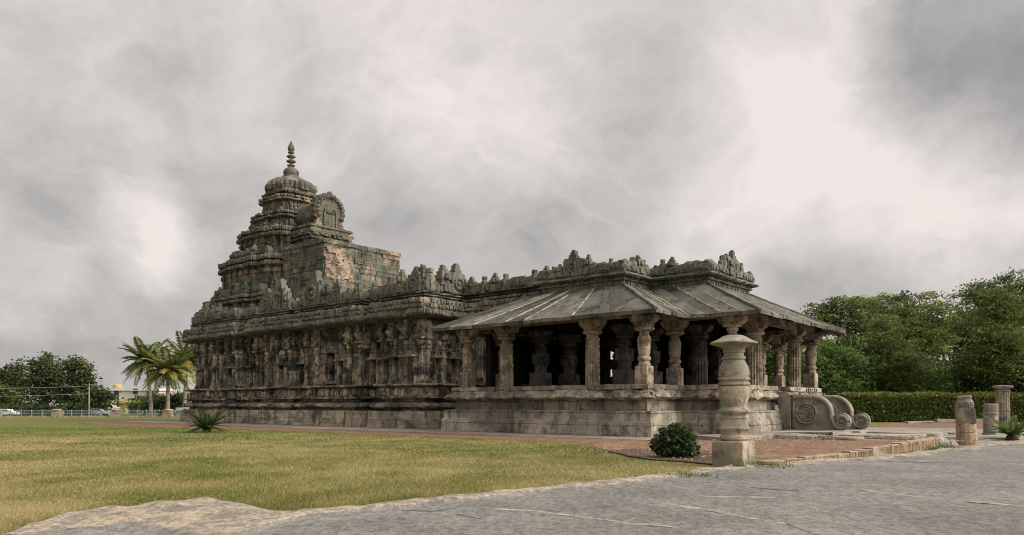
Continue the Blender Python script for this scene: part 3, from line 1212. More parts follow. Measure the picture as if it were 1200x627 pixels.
def dress(poly, unit=1.25, z=2.44, avoid=None, first=0):
    """pilasters at the corners and at a steady beat, miniature niches between some of them"""
    for a, b_, L, t, nn in edges(poly):
        if L < .4 or not visible(nn):
            continue
        rz = math.atan2(nn.y, nn.x) + math.pi / 2
        n_ = max(1, int(round(L / unit)))
        for k in range(n_ + 1):
            s = .16 + (L - .32) * k / n_
            p = a + t * s
            if avoid and nn.y < -.5 and avoid[0] - .5 < p.x < avoid[1] + .5:
                continue
            inst('pilaster', PILM, temple, (p.x, p.y + 0, z), rz + random.uniform(-.02, .02), (random.uniform(.85, 1.1), 1.25, random.uniform(.98, 1.01)))
        if L > 1.2:
            for k in range(n_):
                if (n_ > 1 and k % 2 == 0 and L > 2.8):
                    continue
                p = a + t * (.16 + (L - .32) * (k + .5) / n_)
                if avoid and nn.y < -.5 and avoid[0] - .7 < p.x < avoid[1] + .7:
                    continue
                inst('wall_niche', NICM, temple, (p.x, p.y, z + .02), rz, (random.uniform(.66, .76), 1.4, random.uniform(.95, 1.03)))


dress(HP, 1.2, avoid=WIN)
dress(VP, 1.15)


def kapota(poly, name, o, z0=6.0, carve_h=True, mat='green'):
    m = MB()
    z = z0
    extr(m, poly, [(z - .06, .1), (z, .18), (z + .03, o - .04), (z + .06, o), (z + .12, o + .04), (z + .45, o - .02), (z + .80, o - .12), (z + .98, o - .24), (z + 1.02, o - .5),
                   (z + 1.05, .28), (z + 1.12, .28), (z + 1.14, o - .46), (z + 1.19, o - .44), (z + 1.20, o - .6), (z + 1.27, o - .6), (z + 1.29, o - .42), (z + 1.35, o - .40), (z + 1.37, o - .55), (z + 1.43, .34)], seg=.3, j=.02, cap0=True)
    carve(m, poly, o - .02, z + .10, z + .40, w=(.42, .52), d=(.14, .22), mode='kudu', skip=.08, gap=.09)
    carve(m, poly, o - .06, z + .43, z + .66, w=(.26, .34), d=(.10, .18), mode='block', skip=.1, gap=.07)
    carve(m, poly, o - .16, z + .68, z + 1.0, w=(.30, .42), d=(.10, .22), mode='mixed', skip=.1, gap=.08)
    carve(m, poly, .28, z + 1.04, z + 1.16, w=(.14, .3), d=(.05, .2), mode='dentil', skip=.1)
    m.build(name + '_eave', M[mat], temple)
    m = MB()
    extr(m, poly, [(z + 1.42, .30), (z + 1.95, .30), (z + 2.05, .12)], seg=.4, j=.03)
    carve(m, poly, .30, z + 1.43, z + 2.0, w=(.25, .5), d=(.04, .2), mode='mixed')
    m.build(name + '_parapet', M[mat], temple)


kapota(HP, 'hall', 1.0)
kapota(VP, 'shrine', .85)
kapota(LINK, 'vestibule', .55)


def crown_row(poly, off, z, size, edge_ok, lib=ORN, parent=None, beat=.72, name=None, cyc=None):
    cyc = cyc or ['shrine_turret', 'carved_figure', 'barrel_turret', 'carved_figure', 'shrine_turret', 'ring_panel', 'carved_figure']
    k = random.randrange(7)
    for a, b_, L, t, nn in edges(offset_poly(poly, off)):
        if L < .5 or not edge_ok(a, b_, nn):
            continue
        n_ = max(1, int(L / (beat * size)))
        seq = []
        for _ in range(n_):
            kd = cyc[k % len(cyc)]
            k += 1
            seq.append((kd, random.uniform(.8, 1.1), 1.25 if kd in ('barrel_turret', 'ring_panel') else .8))
        place_row(parent or temple, a, b_, nn, z, seq, size, inset=.1, lib=lib, name=name)


crown_row(HP, .30, 7.42, 1.28, lambda a, b_, nn: (nn.y < -.5) or (nn.x > .5 and a.x > -15 and a.y < 4.5), beat=.74)
crown_row(LINK, .30, 7.42, 1.2, lambda a, b_, nn: nn.y < -.5 and True)
crown_row(VP, .30, 7.42, 1.15, lambda a, b_, nn: nn.y < -.5 or nn.x < -.5, beat=.85, lib=ORN)
crown_row(offset_poly(VP, -.75), 0, 8.0, 1.5, lambda a, b_, nn: nn.y < -.5 or nn.x < -.5, beat=.8, lib=ORNT)
for e, s, kd in ((-14.9, 1.35, 'carved_figure'), (-14.45, 1.5, 'shrine_turret'), (-24.0, 1.9, 'ring_panel'), (-27.8, 1.8, 'ring_panel')):
    inst(kd, ORN[kd], temple, (e, 1.65 - .25, 7.45), 0, s)
inst('shrine_turret', ORN['shrine_turret'], temple, (-14.1, 2.6, 7.45), math.pi / 2, 1.6)
inst('ring_panel', ORN['ring_panel'], temple, (-14.1, 3.6, 7.45), math.pi / 2, 1.5)
# low stepped roof behind the hall parapet
m = MB()
extr(m, HP, [(8.0, -.6), (8.3, -.6), (8.35, -2.2), (8.6, -2.2)], seg=1)
m.build('hall_roof', M['green'], temple)

# ---------------- tower over the shrine
def tier(zw0, zw1, hw, zc1, hc, lab, orn_z=None, orn_h=None, orn_s=1.0):
    m = MB()
    P_ = stepped(VC, hw)
    extr(m, P_, [(zw0, 0), (zw1, 0)], seg=.4, j=.02)
    H = zw1 - zw0
    if H > 1.6:
        ashlar(m, P_, zw0, zw1, w=(.4, .9), h=(.3, .45), d=.09, skip=.3, sides=lambda n: True)
        for a, b_, L, t, nn in edges(P_):
            if L < .5: continue
            n_ = max(1, int(L / .8))
            for k in range(n_ + 1):
                o = a + t * (.1 + (L - .2) * k / n_)
                m.plate((o.x, o.y, zw0), t, nn, rect(.24, H), -.05, .14)
                m.plate((o.x, o.y, zw1 - .45), t, nn, rect(.40, .22), -.05, .22)
    else:
        carve(m, P_, 0, zw0 + .02, zw1 - .02, w=(.25, .55), d=(.05, .24), mode='mixed', sides=lambda n: True)
    wall_o = m.build('tower_tier', M['tower'], temple)
    m = MB()
    d = hc - hw
    zc = zc1 - zw1
    extr(m, P_, [(zw1 - .04, .05), (zw1, d * .75), (zw1 + zc * .12, d), (zw1 + zc * .32, d), (zw1 + zc * .40, d * .55), (zw1 + zc * .50, d * .5), (zw1 + zc * .55, d * .95),
                 (zw1 + zc * .80, d * .9), (zw1 + zc * .98, d * .35)], seg=.3, j=.022, cap0=True)
    carve(m, P_, d * .75, zw1 + zc * .05, zw1 + zc * .42, w=(.25, .55), d=(.05, .20), mode='kudu', sides=lambda n: True)
    carve(m, P_, d * .55, zw1 + zc * .52, zw1 + zc * .95, w=(.2, .45), d=(.08, .28), mode='mixed', sides=lambda n: True)
    m.build('tier_cornice', M['tower'], wall_o)
    if orn_z:
        crown_row(stepped(VC, orn_h), 0, orn_z, orn_s, lambda a, b_, nn: nn.y < .5, lib=ORNT, parent=wall_o, beat=.80, name='miniature_shrine',
                  cyc=['shrine_turret', 'barrel_turret', 'carved_figure'])


k_ = 1 / .89
tier(7.9, 8.6, 4.5 * k_, 9.2, 4.85 * k_, 'lowest', 9.1, 4.3 * k_, 1.25)
tier(7.9, 11.25, 3.72 * k_, 12.15, 4.0 * k_, 'first', 12.1, 3.55 * k_, 1.10)
tier(12.0, 13.7, 2.75 * k_, 14.45, 2.98 * k_, 'second', 14.35, 2.45 * k_, .85)
tier(14.2, 15.3, 2.0 * k_, 15.85, 2.22 * k_, 'third', 15.8, 1.8 * k_, .7)
tier(15.7, 16.75, 1.56 * k_, 17.2, 1.76 * k_, 'fourth', 17.1, 1.45 * k_, .45)
m = MB()
extr(m, stepped(VC, 1.38 * k_), [(17.0, 0), (17.35, 0), (17.38, .22), (17.5, .28), (17.6, .1), (17.75, .05)], seg=.3, j=.015)
m.build('tower_neck', M['tower'], temple)
m = MB()
rings = []
for z, r in ((17.68, 1.5), (17.74, 1.66), (17.88, 1.80), (18.05, 1.86), (18.25, 1.86), (18.38, 1.80), (18.41, 1.70), (18.58, 1.52), (18.76, 1.20), (18.90, .85), (18.94, .72), (19.08, .66), (19.12, .45)):
    ring = []
    n_ = 64
    for i in range(n_):
        a = 2 * math.pi * i / n_
        oct_ = 1 + .05 * math.cos(8 * a) + (.035 * math.cos(32 * a) if z < 18.40 else .02 * math.cos(16 * a))
        rr = r * oct_ + random.gauss(0, .012)
        ring.append((VC[0] + rr * math.cos(a), VC[1] + rr * math.sin(a), z))
    rings.append(ring)
m.loops(rings)
for i in range(8):
    a = 2 * math.pi * i / 8
    n_ = Vector((math.cos(a), math.sin(a)))
    m.plate((VC[0] + n_.x * 1.75, VC[1] + n_.y * 1.75, 17.75), (-n_.y, n_.x), n_, arch(.6, .58), -.1, .12)
m.build('tower_dome', M['tower'], temple)
m = MB()
m.lathe([(19.05, .42), (19.12, .50), (19.3, .60), (19.5, .58), (19.68, .44), (19.8, .22), (19.88, .2), (19.92, .30), (19.97, .31), (20.02, .13), (20.15, .12), (20.2, .30), (20.28, .38), (20.36, .28), (20.42, .12),
         (20.52, .12), (20.58, .28), (20.66, .36), (20.74, .26), (20.8, .11), (20.88, .11), (20.93, .24), (21.0, .25), (21.05, .12), (21.12, .22), (21.3, .27), (21.5, .2), (21.75, .07), (21.95, .01)],
        (VC[0], VC[1], 0), 20)
m.build('finial', stone('finial_stone', (.10, .09, .078), (.14, .125, .105), (.05, .047, .044), bump=.3, s=2), temple, smooth=True)

# block in front of the tower and the arched gable on it
SB = [(-31.5, 4.04), (-26.8, 4.04), (-26.8, 10.66), (-31.5, 10.66)]
m = MB()
extr(m, SB, [(7.9, .3), (9.2, .3), (9.25, .05), (12.2, 0), (12.22, .10), (12.5, .10), (12.52, 0)], seg=.5, j=.03)
ashlar(m, offset_poly(SB, .02), 8.0, 12.2, w=(.5, 1.4), h=(.28, .42), d=.10, skip=.2, sides=lambda n: True)
m.build('gable_block', M['tower'], temple)
m = MB()
random.seed(99)
for k in range(95):
    u_, v_ = max(-1, min(1, random.gauss(0, .6))), max(-1, min(.9, random.gauss(0, .58)))
    w_, h_ = random.uniform(.18, .6), random.uniform(.12, .3)
    m.plate((-26.7, 5.15 + u_, 10.85 + v_), (0, 1), (1, 0), [(-w_ / 2, 0), (w_ / 2, random.uniform(-.05, .05)), (w_ / 2 + random.uniform(-.08, .08), h_), (-w_ / 2 + random.uniform(-.08, .08), h_)], -.05, .012 + .0004 * k)
random.seed(17)
m.build('plaster_patch', M['plaster'], temple)
m = MB()
NB = [(-34, 5.7), (-30.5, 5.7), (-30.5, 8.6), (-34, 8.6)]
extr(m, NB, [(12.4, .15), (13.25, .15), (13.28, .38), (13.42, .46), (13.5, .25), (13.7, .25), (13.72, .48), (13.95, .45), (14.0, .3), (14.12, .3), (14.14, .42), (14.28, .38), (14.34, .1)], seg=.3, j=.02)
carve(m, NB, .15, 12.6, 13.2, w=(.3, .5), d=(.05, .2), mode='mixed')
carve(m, NB, .3, 13.5, 13.72, w=(.2, .4), d=(.1, .26), mode='block')
m.build('gable_cornice', M['tower'], temple)
def horseshoe(w, h, n=20, frill=0.0):
    out = []
    for k in range(n + 1):
        a = math.radians(-35 + 250 * k / n)
        r = 1 + (frill * (1 if k % 2 else -1) if frill else 0)
        out.append((w * r * math.cos(a), h * .52 + h * .50 * r * math.sin(a)))
    return [(-w * .98, 0), (w * .98, 0)] + out


m = MB()
m.plate((-34.3, 7.35, 14.28), (0, 1), (1, 0), horseshoe(1.15, 2.15), 0, 3.4)
m.plate((-34.3, 7.35, 14.28), (0, 1), (1, 0), horseshoe(1.36, 2.55, 26, .045), 3.2, 3.65)
m.build('gable_vault', M['tower'], temple)
m = MB()
for k in range(15):
    a = math.radians(-25 + 230 * k / 14)
    m.ball((-30.62, 7.35 + 1.10 * math.cos(a), 14.28 + 1.33 + 1.06 * math.sin(a)), .19, n=7, m=4)
m.ball((-30.7, 7.35, 16.8), .26, n=8, m=5)
for s in (-1, 1):
    m.plate((-30.65, 7.35 + s * .52, 14.5), (0, 1), (1, 0), rect(.16, .95), -.05, .12)
m.plate((-30.65, 7.35, 15.42), (0, 1), (1, 0), arch(1.2, .6), -.05, .14)
m.build('gable_ornament', M['tower'], temple)
m = MB()
m.plate((-30.65, 7.35, 14.5), (0, 1), (1, 0), arch(.88, 1.3), -.05, .02)
m.build('gable_niche', M['green'], temple)

# ------------------------------------------------------------------ scroll balustrades at the entry
def balustrade(n, e0, label, L=2.6, H=1.52, z0=.2):
    """local x along the balustrade, y thickness, z up"""
    root = empty('scroll_balustrade', T(e0, n, z0), ROT)
    tag(root, label, 'balustrade', 'carved scroll balustrades flanking the entry steps')
    th = .21
    R1 = .36
    cx, cz = L - R1, R1 + .02

    # outline: flat top, round shoulder falling steeply to the scroll at the end
    sx = L - 2 * R1 + .02            # where the shoulder comes down on the scroll
    def top_curve(o=0.0):
        pts = []
        for k in range(13):
            a = math.pi / 2 * (1 - k / 12)
            pts.append((sx - .86 + (.86 - o) * math.cos(a), H - .84 + (.84 - o) * math.sin(a)))
        return pts
    sh = top_curve() + [(sx + .005, H - .92)]
    scroll = []
    for k in range(17):
        a = math.radians(128 - 218 * k / 16)
        scroll.append((cx + R1 * math.cos(a), cz + R1 * math.sin(a)))
    out = [(0, 0), (cx, 0)] + list(reversed(scroll)) + list(reversed(sh)) + [(0, H)]
    # slab
    mb = MB()
    bm_pts = out
    a_ = [(x, -th / 2, z) for x, z in bm_pts]
    b_ = [(x, th / 2, z) for x, z in bm_pts]
    mb.loops([a_, b_], False, False)
    bm = bmesh.new()
    for yy in (-th / 2, th / 2):
        vs = [bm.verts.new((x, yy, z)) for x, z in bm_pts]
        f = bm.faces.new(vs)
        f.normal_update()
        bmesh.ops.triangulate(bm, faces=[f], ngon_method='EAR_CLIP')
    me0 = bpy.data.meshes.new('t')
    bm.to_mesh(me0)
    o0 = len(mb.v)
    mb.v += [tuple(v.co) for v in me0.vertices]
    mb.f += [tuple(i + o0 for i in p.vertices) for p in me0.polygons]
    bm.free()
    bpy.data.meshes.remove(me0)
    mb.build('slab', M['bal'], root)
    # raised rim following the top, down the shoulder and round the scroll
    path = [(.26, .08), (.26, H * .6), (.26, H - .085)] + top_curve(.085)
    path += [(sx - .085, H - .95), (sx - .06, cz + .12)]
    spiral = []
    for k in range(46):
        q = k / 45
        a = math.radians(185 + 590 * q)
        r = (R1 - .045) * (1 - .62 * q)
        spiral.append((cx + r * math.cos(a), cz + r * math.sin(a)))
    path += spiral
    for sy in (-1, 1):
        mb = MB()
        pts = [(x, sy * (th / 2 + .012), z) for x, z in path]
        rad = [.088] * (len(path) - 45) + [.088 - .038 * k / 45 for k in range(45)]
        mb.tube(pts, rad, 8)
        mb.ball((cx, sy * (th / 2 + .01), cz), .085, n=12, m=8)
        mb.build('rim', M['bal'], root, smooth=True)
        mb = MB()
        mx, mz = .80, .72
        for r, w in ((.43, .07), (.30, .055), (.20, .048), (.12, .038)):
            ring = [(mx + r * math.cos(2 * math.pi * k / 40), sy * (th / 2 + .01), mz + r * math.sin(2 * math.pi * k / 40)) for k in range(41)]
            mb.tube(ring, w, 8)
        mb.ball((mx, sy * (th / 2 + .0), mz), .075, n=12, m=8)
        mb.build('medallion', M['bal'], root, smooth=True)
    return root


balustrade(6.35, 3.55, 'near carved stone balustrade ending in a scroll, with a ringed medallion on its side')
balustrade(8.45, 3.75, 'far carved stone balustrade with a scroll end, half hidden behind its twin')
# broken stone block at the near end of the balustrade
m = MB()
m.box((0, 0, .72), (.45, .55, 1.44), j=.06)
m.box((-.06, .02, 1.55), (.5, .5, .2), j=.06)
o = m.build('stone_block', M['bal'], None, loc=T(3.45, 6.35, .2))
o.rotation_euler.z = ROT
bm = bmesh.new(); bm.from_mesh(o.data); bmesh.ops.subdivide_edges(bm, edges=bm.edges[:], cuts=4, use_grid_fill=True)
for v in bm.verts:
    q = noise.noise_vector(v.co * 4); v.co += q * .05
bm.to_mesh(o.data); bm.free()
tag(o, 'rough broken upright stone between the plinth corner and the near scroll balustrade', 'stone block')

# ------------------------------------------------------------------ freestanding lathe-turned column in front
root = empty('stone_column', at(860, 15.8, .0) + Vector((0, 0, .01)), ROT)
tag(root, 'tall lathe-turned stone column with disc capital on square block in front of pavilion', 'column')
S = 1 / 56.0
m = MB()
a = .335
m.loops([[(x * q, y * q, z) for x, y in ((-1, -1), (1, -1), (1, 1), (-1, 1))] for z, q in ((-.02, a), (.50, a), (.53, a * .97))])
m.build('base_block', M['column'], root, bevel=.02)
bz = 547.0


def cz(cy):
    return (bz - (370 + cy / 3.3)) * S


prof = [(500, 13), (485, 14), (478, 16), (470, 16), (462, 14.5), (452, 15), (440, 17.8), (434, 17.6), (430, 16.3), (402, 14.6), (398, 15.6), (388, 14.4), (380, 16), (373, 18.4), (366, 18.2), (362, 15.6), (355, 14.6), (335, 15.6), (312, 17.6),
        (290, 18.5), (276, 17.8), (273, 16.2), (270, 18.5), (262, 18.3), (259, 16.4), (254, 16.6), (251, 18.4), (244, 18.5), (241, 16.8), (228, 17.6), (214, 17.2), (200, 16.2), (188, 14.4), (178, 12.6), (174, 11.8), (171, 13.3), (162, 13.3), (159, 11.4),
        (148, 11.2), (145, 12.5), (136, 12.7), (134, 11.5)]
m = MB()
m.lathe([(cz(c), r * S) for c, r in prof], n=48, j=.003)
sh = m.build('shaft', M['column'], root, smooth=True)
sh.data.set_sharp_from_angle(angle=R(28))
m = MB()
m.lathe([(cz(135), 12 * S), (cz(128), 13.2 * S), (cz(121), 17.5 * S), (cz(115.5), 24 * S), (cz(112.5), 26.8 * S), (cz(108), 27 * S), (cz(105), 25.5 * S), (cz(98), 20.5 * S), (cz(90), 16.2 * S), (cz(83), 12.8 * S), (cz(79), 9 * S)], n=40, j=.006)
cp = m.build('disc_capital', M['column'], root, smooth=True)
cp.data.set_sharp_from_angle(angle=R(35))

# ------------------------------------------------------------------ shorter column stumps to the right
def jittered(mb, amt=.02, f=6):
    for i, p in enumerate(mb.v):
        q = noise.noise_vector(Vector(p) * f)
        mb.v[i] = (p[0] + q.x * amt, p[1] + q.y * amt, p[2] + q.z * amt)


root = empty('column_stump', at(1133.5, 24.0, 0.05), ROT + .25)
root.rotation_euler = (R(1.5), R(-3.5), ROT + .25)
tag(root, 'short leaning stone column stump with a square middle band and round top', 'column')
u = 24.0 / F
m = MB()
m.lathe([(-.05, .29), (.33, .285), (.36, .26), (.39, .285), (.62, .28), (.66, .265)], n=28, star=.015)
jittered(m, .012)
m.build('fluted_base', M['kerb'], root)
m = MB()
m.loops([[(x * q, y * q, z) for x, y in ((-1, -1), (1, -1), (1, 1), (-1, 1))] for z, q in ((.64, .255), (.68, .265), (1.10, .25), (1.15, .235))])
m.build('square_band', M['column'], root, bevel=.02)
m = MB()
m.lathe([(1.13, .24), (1.17, .26), (1.20, .25), (1.22, .265), (1.33, .25), (1.40, .21), (1.42, .19), (1.44, .21), (1.51, .215), (1.53, .19)], n=28)
jittered(m, .008)
m.build('round_top', M['column'], root)

D2 = 33.0
root = empty('carved_column', at(1175, D2, 0), ROT)
tag(root, 'slim carved stone column with a flat disc cap beside the hedge', 'column')
m = MB()
H_ = zat(452, D2) - .15
m.lathe([(0, .30), (.1, .30), (.12, .27), (H_ - .95, .26), (H_ - .93, .29), (H_ - .88, .29), (H_ - .86, .255), (H_ - .12, .25), (H_ - .10, .28), (H_ - .04, .28), (H_, .22)], n=32, star=.05)
m.build('shaft', M['column'], root)
m = MB()
m.lathe([(H_ - .02, .22), (H_ + .03, .30), (H_ + .06, .38), (H_ + .12, .40), (H_ + .15, .36), (H_ + .17, .1)], n=28)
m.build('disc_cap', M['column'], root)
root = empty('broken_column', at(1161, 31.0, 0), ROT)
tag(root, 'low broken round column left of the disc-capped carved column', 'column')
m = MB()
H_ = zat(473, 31.0)
m.lathe([(0, .32), (.1, .32), (.12, .27), (H_ - .45, .265), (H_ - .44, .29), (H_ - .38, .29), (H_ - .36, .27), (H_ - .03, .27), (H_, .23)], n=24)
jittered(m, .015)
m.build('shaft', M['bal'], root)

# ------------------------------------------------------------------ right-hand gravel bed, paving and kerb
bed = [G(690, 523), G(705, 526.5), G(722, 531), G(742, 535.5), G(800, 541), G(838, 545), G(862, 548.5), G(905, 545), G(960, 541), G(1005, 537), G(1060, 530.5), G(1098, 524.5)]
bed = [Vector((p.x, p.y)) for p in bed]
back = [T(12.6, 1.0), T(9.4, 3.0), T(4.0, 2.0), T(3.0, -2.0), T(2.5, -3.5), T(2.0, -6.5)]
sheet('gravel_bed', [tuple(p) for p in bed] + [tuple(p[:2]) for p in back], .013, M['gravel'], wob=.10, seg=.25)
# grid version carries the gentle rise to the kerb
front_pts = [T(2.6, -1.4), T(5.0, 3.0), T(9.0, 3.2), T(11.5, 1.2), T(16, 6), T(16, 18), T(3, 18)]
sheet('stone_terrace', [tuple(p[:2]) for p in front_pts], .05, M['paving'], wob=.10)
m = MB()
random.seed(21)
slabs = []
e = 3.6
for (e0, e1, n0, n1, z) in ((3.6, 6.4, 3.4, 5.6, .19), (3.6, 6.8, 5.65, 9.3, .185), (6.5, 9.2, 3.2, 5.4, .16), (6.9, 9.4, 5.5, 8.4, .17), (2.9, 4.9, -1.6, 1.2, .15), (3.6, 6.2, 1.3, 3.3, .17),
                            (9.5, 11.8, 4.0, 7.4, .12), (3.6, 6.9, 9.4, 12.4, .17), (7.0, 9.8, 8.6, 12, .14), (6.3, 7.6, 1.6, 3.0, .13)):
    c = T((e0 + e1) / 2, (n0 + n1) / 2, z / 2)
    m = MB()
    m.box((0, 0, 0), (e1 - e0 - .06, n1 - n0 - .06, z), rz=ROT + random.uniform(-.03, .03), j=.05)
    o = m.build('paving_slab', M['paving'], None, loc=c, bevel=.02)
    tag(o, kind='structure')

# kerb of upright tooled stones, growing taller to the right
kp = [Vector((p.x, p.y, 0)) for p in (G(892, 545), G(960, 540.5), G(1005, 536.8), G(1060, 530), G(1096, 524.5))]
segs = []
for i in range(len(kp) - 1):
    L = (kp[i + 1] - kp[i]).length
    n_ = max(1, int(L / .55))
    for k in range(n_):
        segs.append((kp[i].lerp(kp[i + 1], k / n_), kp[i].lerp(kp[i + 1], (k + 1) / n_)))
kroot = empty('stone_kerb', (kp[0].x, kp[0].y, 0))
tag(kroot, 'low beige kerb of tooled upright stones edging the red gravel bed', 'kerb')
for i, (a, b_) in enumerate(segs):
    q = i / (len(segs) - 1)
    h = .09 + .21 * min(1, q * 1.25) + random.uniform(-.015, .015)
    d = (b_ - a)
    c = (a + b_) / 2 - Vector((kp[0].x, kp[0].y, 0))
    m = MB()
    m.box((0, 0, 0), (d.length - random.uniform(.01, .03), .24, h), rz=0, j=.014)
    k = int(d.length / .07)
    for s in range(k):
        m.box((-d.length / 2 + (s + .5) * d.length / k, -.125, 0), (.035, .02, h * .85), j=.006)
    o = m.build('kerb_stone', M['kerb'], kroot, loc=(c.x, c.y, h / 2), bevel=.012)
    o.rotation_euler.z = math.atan2(d.y, d.x) + random.uniform(-.02, .02)
m = MB()
pts = [tuple(p[:2]) for p in kp] + [(kp[-1].x + 1.6, kp[-1].y + 3.5), (kp[2].x + .6, kp[2].y + 4.5), (kp[0].x - .2, kp[0].y + 1.5)]
o = sheet('raised_gravel', pts, .1, M['gravel'], wob=.0, seg=.35, zf=None)
for v in o.data.vertices:
    # rise follows the kerb top, sinking back to the bed behind
    p = Vector((v.co.x, v.co.y, 0))
    best = min((((p - (a + b_) / 2).length, i) for i, (a, b_) in enumerate(segs)))
    q = best[1] / (len(segs) - 1)
    v.co.z = .035 + (.19 * min(1, q * 1.25)) * max(0, 1 - best[0] / 4.5)

# boulder at the end of the kerb
def boulder(name, p, s, label, seed, mat=None):
    bm = bmesh.new()
    bmesh.ops.create_icosphere(bm, subdivisions=4, radius=1)
    for v in bm.verts:
        q = v.co.normalized()
        r = 1 + .30 * noise.noise(q * 1.3 + Vector((seed, 0, 0))) + .10 * noise.noise(q * 4 + Vector((0, seed, 0))) + .04 * noise.noise(q * 11)
        v.co = Vector((q.x * s[0], q.y * s[1], q.z * s[2])) * r
    me = bpy.data.meshes.new(name)
    bm.to_mesh(me); bm.free()
    me.materials.append(mat or M['rubble'])
    o = bpy.data.objects.new(name, me)
    COL.objects.link(o)
    o.location = p
    tag(o, label, 'rock')
    return o


boulder('boulder', G(1104, 525) + Vector((0, .2, .12)), (.30, .28, .24), 'small grey boulder at the right end of the beige kerb', 3.0)
boulder('rock', G(712, 0) if False else G(1116, 523.5) + Vector((.1, .2, .04)), (.16, .18, .11), 'low grey stone between the boulder and the leaning column stump', 9.0)

# far right: second strip of red gravel, kerb blocks before the hedge
sheet('red_strip', [tuple(G(*p)[:2]) for p in ((1030, 503.5), (1100, 504), (1165, 505), (1230, 505), (1230, 495.5), (1150, 494.8), (1090, 494.2), (1030, 496))], .012, M['gravel'], wob=.15)
sheet('stone_path', [tuple(G(*p)[:2]) for p in ((1000, 516), (1100, 520), (1230, 517), (1230, 505.6), (1165, 505.5), (1100, 504.6), (1030, 504.2))], .016, M['paving'], wob=.1)
for x0, x1, y, h, lab in ((1096, 1122, 495.2, .26, 'dark grey kerb block in front of the hedge, left of the leaning stump'), (1139, 1160, 495.0, .26, 'dark grey kerb block in front of the hedge, right of the leaning stump'),
                          (1062, 1093, 496.3, .16, 'low flat dark stone slab lying before the hedge, leftmost of three')):
    a, b_ = G(x0, y), G(x1, y)
    m = MB()
    m.box((0, 0, h / 2), ((b_ - a).length, .5, h), j=.03)
    o = m.build('kerb_block', M['rubble'], None, loc=(a + b_) / 2, bevel=.02)
    tag(o, lab, 'kerb stone', 'dark kerb blocks before the hedge')

# mulch round the shrub
sheet('mulch_patch', [tuple(G(*p)[:2]) for p in ((716, 530), (740, 527), (800, 527), (850, 531), (872, 538), (862, 546), (832, 545), (800, 542), (768, 540), (735, 536))], .032, M['soil'], wob=.12)

# ------------------------------------------------------------------ foreground rock pavement
def rock_material():
    m, t, bs = newmat('grey_rock_pavement')
    tc = t.n('ShaderNodeTexCoord')
    P = tc.outputs['Object']
    n1 = t.noise(P, .45, 7, .6, .4)
    c = t.mix(t.ramp(n1, .36, .66), (.128, .124, .117), (.172, .166, .155))
    n2 = t.noise(t.vmath('ADD', P, (5, 2, 1)), 1.7, 8, .68)
    c = t.mix(t.ramp(n2, .58, .75, 0, .12), c, (.22, .205, .185))
    n3 = t.noise(t.vmath('ADD', P, (1, 8, 3)), 2.6, 8, .7)
    c = t.mix(t.ramp(n3, .55, .68, 0, .6), c, (.06, .059, .057))
    # worn pale rim
    at_ = t.n('ShaderNodeAttribute', attribute_name='rim')
    k = t.math('ADD', at_.outputs['Fac'], t.math('MULTIPLY', t.math('SUBTRACT', n2, .5), .9))
    c = t.mix(t.ramp(k, .40, .70), c, t.mix(t.ramp(n3, .42, .60), (.29, .245, .19), (.165, .148, .125)))
    nf = t.math('ADD', t.math('MULTIPLY', t.noise(P, 40, 4, .8), .45), t.math('MULTIPLY', t.noise(t.vmath('MULTIPLY', P, (1.0, .6, 1.0)), 12, 7, .8), .55))
    c = t.mix(.9, c, t.mix(t.ramp(nf, .41, .59), (.52, .52, .52), (1.50, 1.48, 1.44)), 'MULTIPLY')
    t.put(bs.inputs['Base Color'], c)
    bs.inputs['Roughness'].default_value = .85
    h = t.math('ADD', t.noise(P, 5, 9, .68), t.math('MULTIPLY', nf, .3))
    bn = t.n('ShaderNodeBump')
    bn.inputs['Strength'].default_value = .6
    bn.inputs['Distance'].default_value = .03
    t.l(h, bn.inputs['Height'])
    t.l(bn.outputs[0], bs.inputs['Normal'])
    return m


M['rock'] = rock_material()
EDGE = [(-60, 640), (20, 632), (60, 622), (100, 610), (150, 603), (200, 596), (250, 592.5), (290, 597), (322, 606), (345, 606), (362, 602), (400, 599), (470, 592.5), (520, 587), (600, 578.5), (680, 570.5), (760, 560.5), (830, 552), (880, 546.5),
        (950, 542), (1000, 539.5), (1050, 534.5), (1100, 528.5), (1150, 522), (1200, 518), (1270, 514), (1400, 508)]
pts = [G(x, y) for x, y in EDGE]
dense = []
for i in range(len(pts) - 1):
    L = (pts[i + 1] - pts[i]).length
    n_ = max(2, int(L / .05))
    for k in range(n_):
        dense.append(pts[i].lerp(pts[i + 1], k / n_))
dense.append(pts[-1])
for i, p in enumerate(dense):
    q = noise.noise_vector(Vector((p.x * 1.3, p.y * 1.3, 4.2)))
    r = noise.noise_vector(Vector((p.x * 5, p.y * 5, 7.7)))
    w = max(.4, p.y / 16)
    dense[i] = p + Vector((q.x * .10 + r.x * .035, q.y * .16 + r.y * .06, 0)) * w
DS = [0, .03, .08, .15, .24, .34, .46, .58, .70, .84, 1.0, 1.2, 1.45, 1.75, 2.1, 2.6, 3.2, 4.0]
nd = len(dense)
V, rimv = [], []
